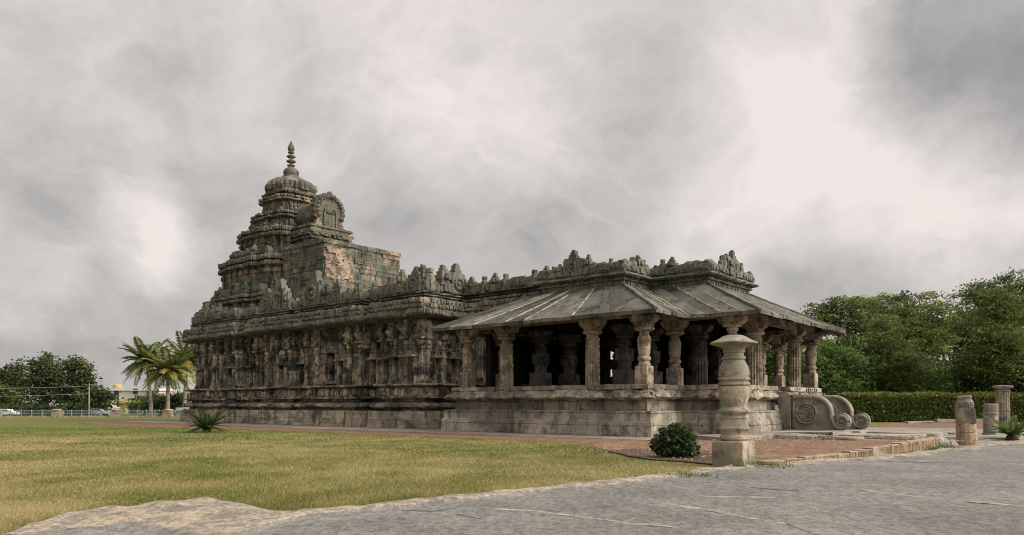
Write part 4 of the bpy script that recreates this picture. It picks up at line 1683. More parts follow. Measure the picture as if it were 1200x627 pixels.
for i, p in enumerate(dense):
    foot = Vector((-7 + 40 * i / (nd - 1), .6, 0))
    px = p.x / p.y * F + CX
    hump = .10 * math.exp(-((px - 225) / 100) ** 2) + .04 * math.exp(-((px - 120) / 60) ** 2)
    hump2 = math.exp(-((px - 230) / 130) ** 4)
    dirv = (foot - p); LL = dirv.length; dirv /= LL
    rw = .043 * p.y * (1 + .55 * noise.noise(Vector((p.x * .9, p.y * .9, 5))) + .35 * noise.noise(Vector((p.x * 3.1, p.y * 3.1, 6))))
    if px > 980: rw *= .8
    rw = rw * (1 - hump2) + 1.9 * hump2
    V.append((p.x, p.y + .02, -.06)); rimv.append(1)
    sc = max(.5, p.y / 12)
    for k in range(len(DS) + 4):
        if k < len(DS):
            dd = DS[k] * sc
            if dd > LL * .8: dd = LL * (.8 + .002 * k)
        else:
            d0_ = min(DS[-1] * sc, LL * .8 + LL * .05)
            dd = d0_ + (LL - d0_) * (k - len(DS) + 1) / 4
        q = p + dirv * dd
        up = min(1, dd / .06)
        on_rim = 1 / (1 + math.exp(max(-30, min(30, (dd - rw) / .025))))
        z = .018 + up * (.012 + .045 * on_rim * (1 - .5 * hump2))
        z += up * (.012 * noise.noise(Vector((q.x * .8, q.y * .8, 0))) + .012 * noise.noise(Vector((q.x * 2.6, q.y * 2.6, 2))) * (1 + 1.6 * on_rim))
        z += hump * min(1, dd / .30) * max(0, 1 - dd / 2.3) * (1 + .35 * noise.noise(Vector((q.x * 2.2, q.y * 2.2, 4))))
        V.append((q.x, q.y, max(.008, z)))
        rimv.append(on_rim)
    V.append((foot.x, foot.y, -.06)); rimv.append(0)
nr = len(DS) + 6
Fc = []
for i in range(nd - 1):
    for k in range(nr - 1):
        a = i * nr + k
        Fc.append((a, a + 1, a + nr + 1, a + nr))
rock = npmesh('rock_pavement', np.array(V), np.array(Fc), M['rock'], smooth=True)
atr = rock.data.attributes.new('rim', 'FLOAT', 'POINT')
atr.data.foreach_set('value', np.array(rimv, np.float32))
rock['kind'] = 'structure'


def rock_z(x, y):
    return .030 + .012 * noise.noise(Vector((x * .8, y * .8, 0))) + .012 * noise.noise(Vector((x * 2.6, y * 2.6, 2)))


def strip(name, pix, w, mat, zoff=.012, parent=None):
    P_ = [G(x, y, .05) for x, y in pix]
    d = []
    for i in range(len(P_) - 1):
        n_ = max(2, int((P_[i + 1] - P_[i]).length / .06))
        for k in range(n_):
            d.append(P_[i].lerp(P_[i + 1], k / n_))
    d.append(P_[-1])
    V, Fq = [], []
    for i, p in enumerate(d):
        q = i / (len(d) - 1)
        ww = w * (math.sin(math.pi * min(1, max(0.02, q))) ** .5) * (.6 + .8 * abs(noise.noise(Vector((p.x * 3, p.y * 3, 1)))))
        off = noise.noise(Vector((p.x * 2, p.y * 2, 8))) * .07
        z = rock_z(p.x, p.y) + zoff
        V += [(p.x, p.y + off - ww, z - zoff), (p.x, p.y + off + ww * .2, z), (p.x, p.y + off + ww, z - zoff)]
    for i in range(len(d) - 1):
        a = i * 3
        Fq += [(a, a + 3, a + 4, a + 1), (a + 1, a + 4, a + 5, a + 2)]
    o = npmesh(name, np.array(V), np.array(Fq), mat)
    o['kind'] = 'structure'
    return o


M['vein'] = stone('quartz_vein', (.29, .26, .215), (.36, .325, .275), (.15, .14, .125), bump=.6, s=4)
M['crack'] = simple('dark_rock_crack', (.045, .04, .036), .95, .3, 6)
strip('quartz_vein', [(775, 588), (820, 594), (870, 603), (920, 612), (975, 632)], .17, M['vein'])
strip('quartz_vein', [(990, 571), (1020, 574), (1050, 578), (1090, 582)], .12, M['vein'])
strip('quartz_vein', [(1130, 586), (1160, 588), (1200, 592)], .10, M['vein'])
strip('quartz_vein', [(560, 592), (620, 597), (700, 606), (800, 617)], .06, M['vein'])
strip('quartz_vein', [(800, 580), (850, 581), (910, 582)], .035, M['vein'])
strip('rock_crack', [(1015, 539.4), (1050, 540.4), (1110, 541)], .11, M['crack'], .006)
strip('rock_crack', [(880, 570), (905, 572), (935, 573)], .06, M['crack'], .006)
strip('rock_crack', [(796, 590), (812, 592), (826, 593)], .05, M['crack'], .006)
strip('rock_crack', [(470, 597), (510, 597.5), (535, 594)], .02, M['crack'], .006)
strip('rock_crack', [(535, 601), (565, 606)], .018, M['crack'], .006)
strip('rock_crack', [(1130, 527.5), (1175, 526)], .05, M['crack'], .006)

# ------------------------------------------------------------------ grass
def poly_mask(P_, poly):
    x, y = P_[:, 0], P_[:, 1]
    ins = np.zeros(len(P_), bool)
    n = len(poly)
    for i in range(n):
        x0, y0 = poly[i]; x1, y1 = poly[(i + 1) % n]
        c = ((y0 > y) != (y1 > y)) & (x < (x1 - x0) * (y - y0) / (y1 - y0 + 1e-12) + x0)
        ins ^= c
    return ins


LAWN = [tuple(G(x, y)[:2]) for x, y in [(-90, 640)] + EDGE[:18] + [(842, 549), (832, 545.2), (800, 541), (775, 539), (740, 534), (718, 528.5), (704, 525), (690, 521.5)]]
LAWN += [T(*p)[:2] for p in ((2, -6.2), (-4, -5.7), (-10, -5.5), (-18, -5.9), (-24, -6.7), (-30, -7.5), (-36, -7.2))]
LAWN += [tuple(G(90, 499)[:2]), tuple(G(-90, 499)[:2])]
LAWN = [(float(a), float(b_)) for a, b_ in LAWN]


def blades(N, poly, dmin, dmax, h0, h1, w0, seed, power=1.6):
    rg = np.random.default_rng(seed)
    # denser near the camera
    u = rg.random(N)
    a = 1 - power
    D = (dmin ** a + u * (dmax ** a - dmin ** a)) ** (1 / a)
    X = (rg.random(N) * 1.3 - .72) * D
    P_ = np.stack([X, D], 1)
    P_ = P_[poly_mask(P_ + rg.normal(0, 1, P_.shape) * np.where(P_[:, 1:2] > 15, .22, .03), poly)]
    n = len(P_)
    x, y = P_[:, 0], P_[:, 1]
    # patchiness
    pt = np.sin(x * .8 + 1.3 * np.sin(y * .31)) * np.sin(y * .55 + 1.1 * np.sin(x * .4)) * .5 + .5
    f = rg.random(n)
    h = (h0 + (h1 - h0) * f ** 1.5) * (.7 + .5 * pt)
    w = w0 * (.7 + .6 * rg.random(n)) * np.clip(y / 9, 1, 5)
    th = rg.random(n) * 2 * np.pi
    lean = rg.normal(0, .55, (n, 2)) * h[:, None]
    dx, dy = np.cos(th) * w / 2, np.sin(th) * w / 2
    V = np.empty((n, 3, 3), np.float32)
    V[:, 0] = np.stack([x - dx, y - dy, np.zeros(n)], 1)
    V[:, 1] = np.stack([x + dx, y + dy, np.zeros(n)], 1)
    V[:, 2] = np.stack([x + lean[:, 0], y + lean[:, 1], h], 1)
    pn = np.array([noise.noise(Vector((a_ * .28, b2 * .16, 3))) + .6 * noise.noise(Vector((a_ * 1.1, b2 * .7, 9))) for a_, b2 in zip(x, y)])
    tint = np.clip(.52 + .85 * pn + rg.normal(0, .22, n) - .30 * np.clip((y - 22) / 10, 0, 1), 0, 1)
    return V.reshape(-1, 3), np.arange(n * 3).reshape(-1, 3), tint


M['grass'] = leafmat('grass_blades', (.085, .115, .022), (.24, .215, .075), (.40, .335, .17), .3)
V, Fq, tn = blades(420000, LAWN, 6.2, 42, .018, .055, .010, 5, 1.9)
o = npmesh('grass', V, Fq, M['grass'], tint=tn)
o['kind'] = 'stuff'
M['weed'] = leafmat('green_weed', (.05, .09, .02), (.09, .14, .03), (.15, .2, .05), .3)


def weeds(px, py, n, r, h, seed):
    rg = np.random.default_rng(seed)
    c = G(px, py)
    p = rg.normal(0, 1, (n, 2)) * np.array([r, r * .5]) + np.array([c.x, c.y])
    hh = h * (.4 + .8 * rg.random(n))
    th = rg.random(n) * 6.28
    le = rg.normal(0, .5, (n, 2)) * hh[:, None]
    V = np.empty((n, 3, 3))
    V[:, 0] = np.c_[p[:, 0] - .012 * np.cos(th), p[:, 1] - .012 * np.sin(th), np.full(n, .03)]
    V[:, 1] = np.c_[p[:, 0] + .012 * np.cos(th), p[:, 1] + .012 * np.sin(th), np.full(n, .03)]
    V[:, 2] = np.c_[p + le, hh + .03]
    return V.reshape(-1, 3)


VV = np.concatenate([weeds(*a) for a in ((900, 549.5, 220, .22, .14, 1), (880, 548, 60, .1, .1, 2), (800, 560, 160, .25, .10, 3), (866, 551, 60, .06, .18, 4), (1108, 528, 140, .22, .16, 5), (1095, 529, 60, .1, .12, 6), (770, 561, 60, .3, .07, 7))])
o = npmesh('weeds', VV, np.arange(len(VV)).reshape(-1, 3), M['weed'], tint=RNG.random(len(VV) // 3))
o['kind'] = 'stuff'

# loose pebbles on the gravel
def pebbles(N, seed):
    rg = np.random.default_rng(seed)
    V, Fq, tn = [], [], []
    polyA = [tuple(p) for p in bed] + [tuple(p[:2]) for p in back]
    P_ = np.c_[rg.uniform(0, 17, N), rg.uniform(14, 34, N)]
    P_ = P_[poly_mask(P_, [(float(a), float(b_)) for a, b_ in polyA])]
    n = len(P_)
    r = .012 + .035 * rg.random(n) ** 3
    base = np.array([(1, 0, 0), (0, 1, 0), (-1, 0, 0), (0, -1, 0), (0, 0, .8)], float)
    V = base[None] * r[:, None, None] * rg.uniform(.6, 1.3, (n, 5, 1))
    V[:, :, 0] += P_[:, None, 0]; V[:, :, 1] += P_[:, None, 1]; V[:, :, 2] += .03
    for i in range(n):
        V[i, :, 2] += max(0, bed_z(*P_[i]) - .03)
    f = np.array([(0, 1, 4), (1, 2, 4), (2, 3, 4), (3, 0, 4)])
    Fq = (f[None] + 5 * np.arange(n)[:, None, None]).reshape(-1, 3)
    return V.reshape(-1, 3), Fq, np.repeat(rg.random(n), 4)


M['pebble'] = leafmat('pebbles', (.13, .075, .05), (.22, .135, .09), (.31, .23, .165), 0)
V, Fq, tn = pebbles(16000, 3)
o = npmesh('gravel', V, Fq, M['pebble'], tint=tn)
o['kind'] = 'stuff'

# ------------------------------------------------------------------ vegetation
def leaf_quads(c, size, rg, flat=.5, tint=.5, var=.2, aspect=.5):
    """rhombic leaves at points c (N,3)"""
    n = len(c)
    a = rg.normal(0, 1, (n, 3)); a[:, 2] *= flat
    a /= np.linalg.norm(a, axis=1)[:, None] + 1e-9
    b_ = rg.normal(0, 1, (n, 3))
    b_ -= (b_ * a).sum(1)[:, None] * a
    b_ /= np.linalg.norm(b_, axis=1)[:, None] + 1e-9
    s = size * (.6 + .8 * rg.random(n))[:, None]
    V = np.stack([c - a * s * .5, c + b_ * s * aspect * .5, c + a * s * .5, c - b_ * s * aspect * .5], 1)
    t = np.clip(tint + rg.normal(0, var, n), 0, 1)
    return V.reshape(-1, 3), t


def clump_crown(blobs, sprays, per, size, rg, spread=.45, flat=.35, tint=.45, shell=.55, aspect=.5, fray=1.15, long=1.0):
    """blobs [(x,y,z,rx,ry,rz)], foliage as sprays of leaves spread through the outer part of every blob"""
    Vs, Ts = [], []
    vol = np.array([b_[3] * b_[5] for b_ in blobs]); vol = vol / vol.sum()
    so = rg.uniform(0, 50)
    for b_, w in zip(blobs, vol):
        n = max(4, int(sprays * w))
        d = rg.normal(0, 1, (n, 3)); d /= np.linalg.norm(d, axis=1)[:, None]
        lump = np.array([noise.noise(Vector(q * 2.1) + Vector((so, b_[0], b_[2]))) for q in d])
        r = (shell + (fray - shell) * rg.random(n) ** .7) * (1 + .45 * lump)
        stray = rg.random(n) < (.10 + .12 * (d[:, 2] > .3))
        r = np.where(stray, r * rg.uniform(1.0, 1.28, n), r)
        ctr = np.array(b_[:3]) + d * r[:, None] * np.array(b_[3:])
        # uneven bites taken out of the crown
        kp_ = np.array([noise.noise(Vector(c * .55)) > -.08 for c in ctr])
        ctr = ctr[kp_]; stray = stray[kp_]
        n = len(ctr)
        st = tint + rg.normal(0, .24, n) + .30 * np.array([noise.noise(Vector(c * .35 + 7)) for c in ctr])
        a = rg.uniform(0, 6.283, n)
        u = np.stack([np.cos(a), np.sin(a), rg.normal(0, .22, n)], 1)
        al = rg.normal(0, 1, (n, per, 1)) * spread * long * np.where(stray, .8, 1.0)[:, None, None]
        off = u[:, None] * al + rg.normal(0, 1, (n, per, 3)) * np.array([spread, spread, spread * flat]) * (.45 if long > 1 else 1.0)
        off[:, :, 2] -= .12 * al[:, :, 0] ** 2 / max(spread, .01)
        p = (ctr[:, None] + off).reshape(-1, 3)
        V, t = leaf_quads(p, size, rg, flat=.6, tint=0, var=.10, aspect=aspect)
        tw = np.repeat(st, per) + rg.normal(0, .10, n * per)
        Vs.append(V); Ts.append(np.clip(tw, 0, 1))
    V = np.concatenate(Vs)
    return V, np.arange(len(V)).reshape(-1, 4), np.concatenate(Ts)


M['bark'] = stone('tree_bark', (.10, .08, .06), (.16, .13, .10), (.04, .034, .028), bump=.6, s=2)
M['leaf_acacia'] = leafmat('acacia_leaves', (.032, .052, .016), (.11, .155, .045), (.27, .31, .10), .45)
M['leaf_olive'] = leafmat('olive_leaves', (.038, .058, .016), (.115, .155, .042), (.26, .29, .085), .45)
M['leaf_dark'] = leafmat('dark_leaves', (.018, .032, .014), (.034, .054, .022), (.07, .095, .035), .2)
M['leaf_bright'] = leafmat('bright_leaves', (.040, .075, .022), (.12, .19, .05), (.26, .34, .10), .45)
M['leaf_broad'] = leafmat('broad_leaves', (.024, .038, .015), (.06, .078, .03), (.125, .145, .055), .3)
M['leaf_hedge'] = leafmat('hedge_leaves', (.045, .065, .016), (.105, .13, .03), (.24, .25, .055), .25)
M['palm_g'] = leafmat('palm_green', (.05, .075, .02), (.10, .125, .035), (.19, .19, .06), .3)
M['palm_y'] = leafmat('palm_yellow', (.12, .13, .03), (.27, .24, .06), (.42, .34, .10), .3)


def tree(name, loc, H, blobs, mat, label, cat='tree', group=None, sprays=700, per=14, size=.32, seed=1, spread=.40, tint=.45, trunk=.28, shell=.4, flat=.35, aspect=.45, limbs=True, long=1.7):
    rg = np.random.default_rng(seed)
    rnd = random.Random(seed)
    root = empty(name, loc)
    tag(root, label, cat, group)
    V, Fq, tn = clump_crown(blobs, sprays, per, size, rg, spread=spread, tint=tint, shell=shell, flat=flat, aspect=aspect, long=long)
    npmesh('crown', V, Fq, mat, root, tint=tn)
    mb = MB()
    fork = Vector((rnd.uniform(-.3, .3), rnd.uniform(-.2, .2), H * .28))
    mb.tube([(0, 0, -.1), (fork.x * .3, fork.y * .3, H * .1), (fork.x * .7, fork.y * .7, H * .2), tuple(fork)], [trunk * 1.25, trunk, trunk * .9, trunk * .8], 9)
    if limbs:
        for b_ in blobs:
            c = Vector(b_[:3])
            mid = fork.lerp(c, .5) + Vector((rnd.uniform(-.5, .5), rnd.uniform(-.5, .5), rnd.uniform(-.2, .6)))
            mb.tube([tuple(fork), tuple(fork.lerp(mid, .5) + Vector((0, 0, .2))), tuple(mid), tuple(c)], [trunk * .55, trunk * .42, trunk * .3, trunk * .1], 6)
            for k in range(4):
                d = Vector((rnd.gauss(0, 1), rnd.gauss(0, 1), rnd.gauss(.5, .6))).normalized()
                e_ = c + Vector((d.x * b_[3], d.y * b_[4], d.z * b_[5])) * .95
                s_ = mid.lerp(c, rnd.uniform(.3, 1))
                mb.tube([tuple(s_), tuple(s_.lerp(e_, .5) + Vector((0, 0, .15))), tuple(e_)], [trunk * .2, trunk * .12, trunk * .04], 5)
    mb.build('trunk', M['bark'], root)
    return root


def blobs_px(D, base_px, lst):
    """blob centres given in metres right of / above the tree foot"""
    return lst


def mk(px, D, items):
    """items: (photo x, photo y, r_px x, r_px z) -> blobs relative to the foot of a tree at px, D"""
    X0 = (px - CX) / F * D
    out = []
    rnd = random.Random(int(px * 7 + D))
    for (x, y, rx, rz) in items:
        dd = rnd.uniform(-.35, .35) * rx / F * D
        out.append(((x - CX) / F * D - X0, dd, zat(y, D), rx / F * D, rx / F * D * .9, rz / F * D))
    return out


AC = 'acacias growing behind the hedge'
tree('acacia_tree', at(988, 72), 9.5, mk(988, 72, [(955, 392, 20, 20), (985, 368, 26, 18), (1012, 362, 24, 16), (968, 412, 26, 20), (1003, 396, 34, 24), (958, 374, 18, 12), (1000, 425, 34, 24), (1030, 372, 16, 14), (956, 360, 12, 5), (976, 351, 14, 5), (1000, 350, 12, 5), (1026, 352, 12, 5)]), M['leaf_acacia'],
     'feathery green acacia rising just right of the pavilion eave', group=AC, sprays=1550, per=26, seed=11, size=.26)
tree('acacia_tree', at(1062, 78), 11, mk(1062, 78, [(1035, 360, 24, 14), (1066, 362, 30, 16), (1096, 374, 26, 18), (1050, 385, 36, 22), (1088, 395, 34, 20), (1082, 345, 16, 5), (1060, 412, 36, 22), (1046, 349, 12, 4), (1066, 347, 12, 5), (1094, 358, 12, 6)]), M['leaf_acacia'],
     'broad feathery acacia in the middle of the trees behind the hedge', group=AC, sprays=1550, per=26, seed=12, size=.28)
tree('acacia_tree', at(1122, 84), 10, mk(1122, 84, [(1098, 380, 26, 15), (1128, 374, 30, 14), (1152, 384, 26, 18), (1112, 392, 24, 12), (1146, 402, 20, 12), (1088, 404, 14, 9)]), M['leaf_acacia'],
     'acacia with forked dark trunks and sky showing under its crown', group=AC, sprays=1150, per=26, seed=13, size=.28, tint=.36, trunk=.4)
tree('acacia_tree', at(1184, 60), 12, mk(1184, 60, [(1158, 346, 30, 12), (1195, 332, 34, 14), (1218, 352, 34, 24), (1178, 366, 34, 22), (1205, 395, 34, 30), (1160, 392, 28, 26), (1138, 344, 14, 5), (1152, 334, 14, 5), (1176, 326, 14, 5), (1150, 425, 30, 22), (1190, 425, 34, 24)]), M['leaf_acacia'],
     'tallest acacia standing at the right edge of the photo', group=AC, sprays=2100, per=26, seed=14, size=.22, tint=.5)
tree('acacia_tree', at(1172, 57), 9, mk(1172, 57, [(1174, 366, 18, 20), (1162, 396, 20, 22), (1184, 392, 22, 24), (1172, 424, 26, 22), (1168, 348, 12, 10)]), M['leaf_olive'],
     'yellowish olive tree in front of the tallest acacia', group=AC, sprays=950, per=24, seed=24, size=.22, tint=.45)
tree('acacia_tree', at(1040, 66), 8, mk(1040, 66, [(1036, 385, 18, 16), (1026, 408, 22, 22), (1056, 406, 22, 20), (1042, 432, 34, 22), (1070, 430, 18, 18), (1024, 446, 24, 16), (1050, 455, 34, 12)]), M['leaf_olive'],
     'olive green bushy tree with yellowish leaves standing behind the hedge', group=AC, sprays=1350, per=24, seed=15, size=.24, tint=.42)
SH = 'bushes between the hedge and the acacias'
tree('leafy_bush', at(972, 64), 5, mk(972, 64, [(965, 425, 26, 22), (990, 420, 24, 22), (978, 450, 36, 20), (945, 440, 20, 24)]), M['leaf_bright'],
     'bright green rounded bush directly right of the pavilion pillars', 'bush', SH, sprays=1300, seed=16, size=.28, tint=.42, trunk=.15)
tree('leafy_bush', at(1095, 68), 4, mk(1095, 68, [(1078, 452, 22, 14), (1105, 448, 26, 14), (1090, 440, 22, 10)]), M['leaf_bright'],
     'low blue green bush behind the middle of the hedge', 'bush', SH, sprays=800, seed=17, size=.26, tint=.25, trunk=.12)
tree('leafy_bush', at(1145, 63), 5, mk(1145, 63, [(1132, 442, 22, 16), (1155, 436, 24, 18), (1145, 455, 32, 12), (1118, 452, 18, 12)]), M['leaf_bright'],
     'mid green bush behind the disc-capped column', 'bush', SH, sprays=1100, seed=18, size=.26, tint=.38, trunk=.12)
tree('leafy_bush', at(1195, 58), 5.5, mk(1195, 58, [(1185, 432, 20, 20), (1205, 424, 24, 26), (1196, 455, 30, 18)]), M['leaf_dark'],
     'dark drooping bush at the right edge above the hedge', 'bush', SH, sprays=1000, seed=19, size=.28, tint=.5, trunk=.15)
tree('leafy_bush', at(1015, 70), 4, mk(1015, 70, [(1005, 445, 22, 18), (1022, 440, 20, 22), (1030, 458, 26, 10)]), M['leaf_dark'],
     'dark bush in the shade between the bright bush and the olive tree', 'bush', SH, sprays=700, seed=20, size=.3, tint=.5, trunk=.15)
for i, (px, D, y, rx, rz, lab) in enumerate(((905, 78, 425, 34, 40, 'green bush glimpsed between the porch pillars'), (850, 84, 430, 30, 36, 'bush seen through the pavilion, left of the fluted porch pillar'))):
    tree('leafy_bush', at(px, D), 4, mk(px, D, [(px - 14, y, rx * .7, rz * .6), (px + 14, y - 6, rx * .7, rz * .6), (px, y + 22, rx, rz * .5)]), M['leaf_acacia'], lab, 'bush', SH, sprays=900, seed=30 + i, size=.34, trunk=.15)
# far wood closing the view behind the acacias
rg = np.random.default_rng(77)
bl = [((x - CX) / F * 108, 108 + rg.uniform(-4, 4), zat(rg.uniform(418, 440), 108), 6, 5, 4.2) for x in range(830, 1290, 26)]
V, Fq, tn = clump_crown(bl, 2600, 12, .6, rg, spread=.7, tint=.4, shell=.2)
o = npmesh('woods', V, Fq, M['leaf_dark'], tint=tn)
tag(o, 'dark far wood behind the acacias', 'woods', kind='stuff')
# rubble bank under the far acacia
m = MB()
random.seed(5)
for k in range(160):
    x = random.gauss(0, 3.2); y = random.gauss(0, .7)
    s = random.uniform(.2, .6)
    m.box((x, y, 1.9 * math.exp(-(x / 3.4) ** 2) * random.random() ** .5), (s, s * .8, s * .6), rz=random.random() * 3, j=.08)
o = m.build('rubble_heap', M['rubble'], None, loc=at(1110, 74))
o.scale.z = 1.45
tag(o, 'heap of grey rubble blocks on the bank behind the hedge', 'rubble heap')

# clipped hedge
DH = 56.0
x0, x1 = (985 - CX) / F * DH, (1290 - CX) / F * DH
hh = zat(462, DH)
root = empty('clipped_hedge', ((x0 + x1) / 2, DH, 0))
tag(root, 'long clipped hedge with yellow green top running behind the lawn', 'hedge')
rg = np.random.default_rng(8)
n = 26000
px_ = rg.uniform(-(x1 - x0) / 2, (x1 - x0) / 2, n)
face = rg.random(n)
top = face < .35
py_ = np.where(top, rg.uniform(-.7, .7, n), -.7 + rg.normal(0, .07, n))
wob = np.array([.12 * noise.noise(Vector((x * .5, 0, 0))) + .10 * noise.noise(Vector((x * 1.9, 0, 3))) for x in px_])
pz_ = np.where(top, hh + rg.normal(0, .06, n) + wob, rg.uniform(.05, 1, n) * (hh + wob))
V, tn = leaf_quads(np.c_[px_, py_, pz_], .17, rg, .8, 0, .16, .6)
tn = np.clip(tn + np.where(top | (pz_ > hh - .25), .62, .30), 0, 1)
npmesh('leaves', V, np.arange(len(V)).reshape(-1, 4), M['leaf_hedge'], root, tint=tn)
m = MB()
m.box((0, 0, hh / 2 - .05), (x1 - x0, 1.2, hh - .1), j=0)
m.build('twigs', simple('hedge_twigs', (.03, .03, .018), .9), root)

# dark leafy shrub by the column
root = empty('round_shrub', at(791, 18.3))
tag(root, 'small round dark green shrub on brown mulch left of the column', 'shrub')
rg = np.random.default_rng(4)
bl = [(0, 0, .40, .42, .36, .34), (.22, 0, .36, .34, .3, .26), (-.24, .05, .34, .34, .3, .26), (.05, 0, .52, .3, .3, .22), (-.1, -.1, .22, .4, .3, .2), (.2, -.1, .2, .34, .3, .18)]
rs_ = np.random.default_rng(12)
for k in range(26):
    a_ = rs_.uniform(0, 6.28); e_ = rs_.uniform(.1, 1.4)
    bl.append((.40 * math.cos(a_) * math.cos(e_), .36 * math.sin(a_) * math.cos(e_), .34 + .42 * math.sin(e_) * rs_.uniform(.7, 1.1), .12, .12, .09))
Vs, Ts = [], []
for b_ in bl:
    n = 420 if b_[3] > .2 else 34
    d = rg.normal(0, 1, (n, 3)); d /= np.linalg.norm(d, axis=1)[:, None]
    c = np.array(b_[:3]) + d * (.6 + .5 * rg.random(n))[:, None] * np.array(b_[3:])
    V, t = leaf_quads(c, .13, rg, .8, .55, .25, .42)
    Vs.append(V); Ts.append(t)
V = np.concatenate(Vs)
npmesh('foliage', V, np.arange(len(V)).reshape(-1, 4), M['leaf_dark'], root, tint=np.concatenate(Ts))
m = MB()
for k in range(9):
    a = k * .7
    m.tube([(0, 0, 0), (.1 * math.cos(a), .1 * math.sin(a), .2), (.32 * math.cos(a), .28 * math.sin(a), .48)], [.02, .014, .006], 5)
m.build('stem', M['bark'], root)


def frond(L, rise, droop, nl, ll, rg, width=.03, vee=.5):
    """one feather leaf in the local xz plane, starting at the origin and growing along +x"""
    V, Fq = [], []
    P_ = []
    for k in range(nl + 1):
        q = k / nl
        P_.append(np.array([L * (q - .10 * q * q * droop), 0, L * (rise * q - droop * q * q)]))
    for k in range(nl):
        q = (k + .5) / nl
        p = (P_[k] + P_[k + 1]) / 2
        d = P_[k + 1] - P_[k]; d /= np.linalg.norm(d)
        l_ = ll * (math.sin(math.pi * min(.98, .10 + .86 * q)) ** .6) * rg.uniform(.85, 1.1)
        for s in (-1, 1):
            out = np.array([.45 * d[0], s * .9, .45 * d[2] - vee * rg.uniform(.5, 1.1)])
            out /= np.linalg.norm(out)
            tip = p + out * l_
            w = d * width * rg.uniform(.8, 1.2)
            mid = p + out * l_ * .5 + np.array([0, 0, .06 * l_])
            o = len(V)
            V += [p - w * .6, mid - w, tip, mid + w]
            Fq.append((o, o + 1, o + 2, o + 3))
    # midrib
    for k in range(nl):
        a, b_ = P_[k], P_[k + 1]
        r = width * .5 * (1 - .8 * k / nl)
        o = len(V)
        V += [a + [0, r, 0], a - [0, r, 0], b_ - [0, r, 0], b_ + [0, r, 0]]
        Fq.append((o, o + 1, o + 2, o + 3))
    return np.array(V, float), np.array(Fq)


def rotz(V, a):
    c, s = math.cos(a), math.sin(a)
    return np.c_[V[:, 0] * c - V[:, 1] * s, V[:, 0] * s + V[:, 1] * c, V[:, 2]]


def coco(px, D, H, lean, label, seed, L=3.6, yellow=.4):
    rg = np.random.default_rng(seed)
    root = empty('coconut_palm', at(px, D))
    tag(root, label, 'palm tree', 'coconut palms beyond the fence')
    mb = MB()
    pts, rad = [], []
    for k in range(13):
        q = k / 12
        pts.append((lean * q * q, 0, H * q)); rad.append(.22 * (1 - .35 * q) * (1.25 if k == 0 else 1) * (1 + .06 * (k % 2)))
    mb.tube(pts, rad, 9)
    mb.build('trunk', stone('palm_trunk', (.30, .25, .19), (.38, .33, .26), (.16, .135, .10), bump=.5, s=2), root)
    nf = 44
    for k in range(nf):
        a = k * 2.399 + rg.uniform(-.2, .2)
        lvl = k / nf                      # 0 top .. 1 bottom
        rise = 1.55 - 1.75 * lvl + rg.uniform(-.1, .1)
        V, Fq = frond(L * rg.uniform(.85, 1.1), rise, .50 + .30 * lvl, 28, L * .25, rg, .085, .25 + .5 * lvl)
        V = rotz(V, a) + np.array(pts[-1])
        ye = rg.random() < yellow * (.3 + 1.2 * lvl)
        npmesh('frond', V, Fq, M['palm_y' if ye else 'palm_g'], root, tint=np.clip(rg.uniform(.3, .6) + rg.normal(0, .15, len(Fq)), 0, 1))
    mb = MB()
    for k in range(7):
        a = k * .9
        mb.ball((pts[-1][0] + .3 * math.cos(a), .3 * math.sin(a), H - .25 - .1 * (k % 2)), .16, n=8, m=5)
    mb.build('coconuts', simple('coconut_husk', (.35, .25, .08), .6), root)


coco(177, 86, zat(424, 86), -.6, 'leftmost dark coconut palm of the three by the temple wall', 41, 2.8, .15)
coco(196.5, 78, zat(436, 78), .1, 'middle yellowing coconut palm with a straight pale trunk', 42, 2.8, .45)
coco(216, 84, zat(424, 84), .4, 'rightmost coconut palm partly hidden by the temple corner', 43, 2.9, .45)


def cycad(loc, L, n, label, seed, trunk=.25, name='cycad', rise=(1.2, .1), dr=.55):
    rg = np.random.default_rng(seed)
    root = empty(name, loc)
    tag(root, label, 'cycad')
    mb = MB()
    mb.lathe([(0, .16), (.08, .2), (trunk, .18), (trunk + .1, .08)], n=14, j=.015)
    mb.build('stem', M['bark'], root)
    for k in range(n):
        a = k * 2.399
        lv = k / n
        V, Fq = frond(L * rg.uniform(.85, 1.08), rise[0] + (rise[1] - rise[0]) * lv + rg.uniform(-.08, .08), dr + .1 * lv, 30, L * .17, rg, .022, .1)
        V = rotz(V, a) + np.array([0, 0, trunk])
        npmesh('frond', V, Fq, M['palm_c'], root, tint=np.clip(rg.uniform(.25, .6) + rg.normal(0, .12, len(Fq)), 0, 1))


M['palm_c'] = leafmat('cycad_green', (.025, .042, .014), (.05, .075, .022), (.10, .125, .04), .25)
cycad(at(242, 35.2), 1.15, 46, 'dark spiky cycad on the lawn before the far end of the temple', 51, .16, rise=(1.3, .15), dr=.35)
M['palm_c'] = leafmat('fern_green', (.045, .075, .02), (.09, .135, .035), (.17, .21, .06), .3)
cycad(at(1186, 26.5), .95, 30, 'light green feathery cycad at the right edge of the rock pavement', 52, .18, rise=(1.3, .45), dr=.45)

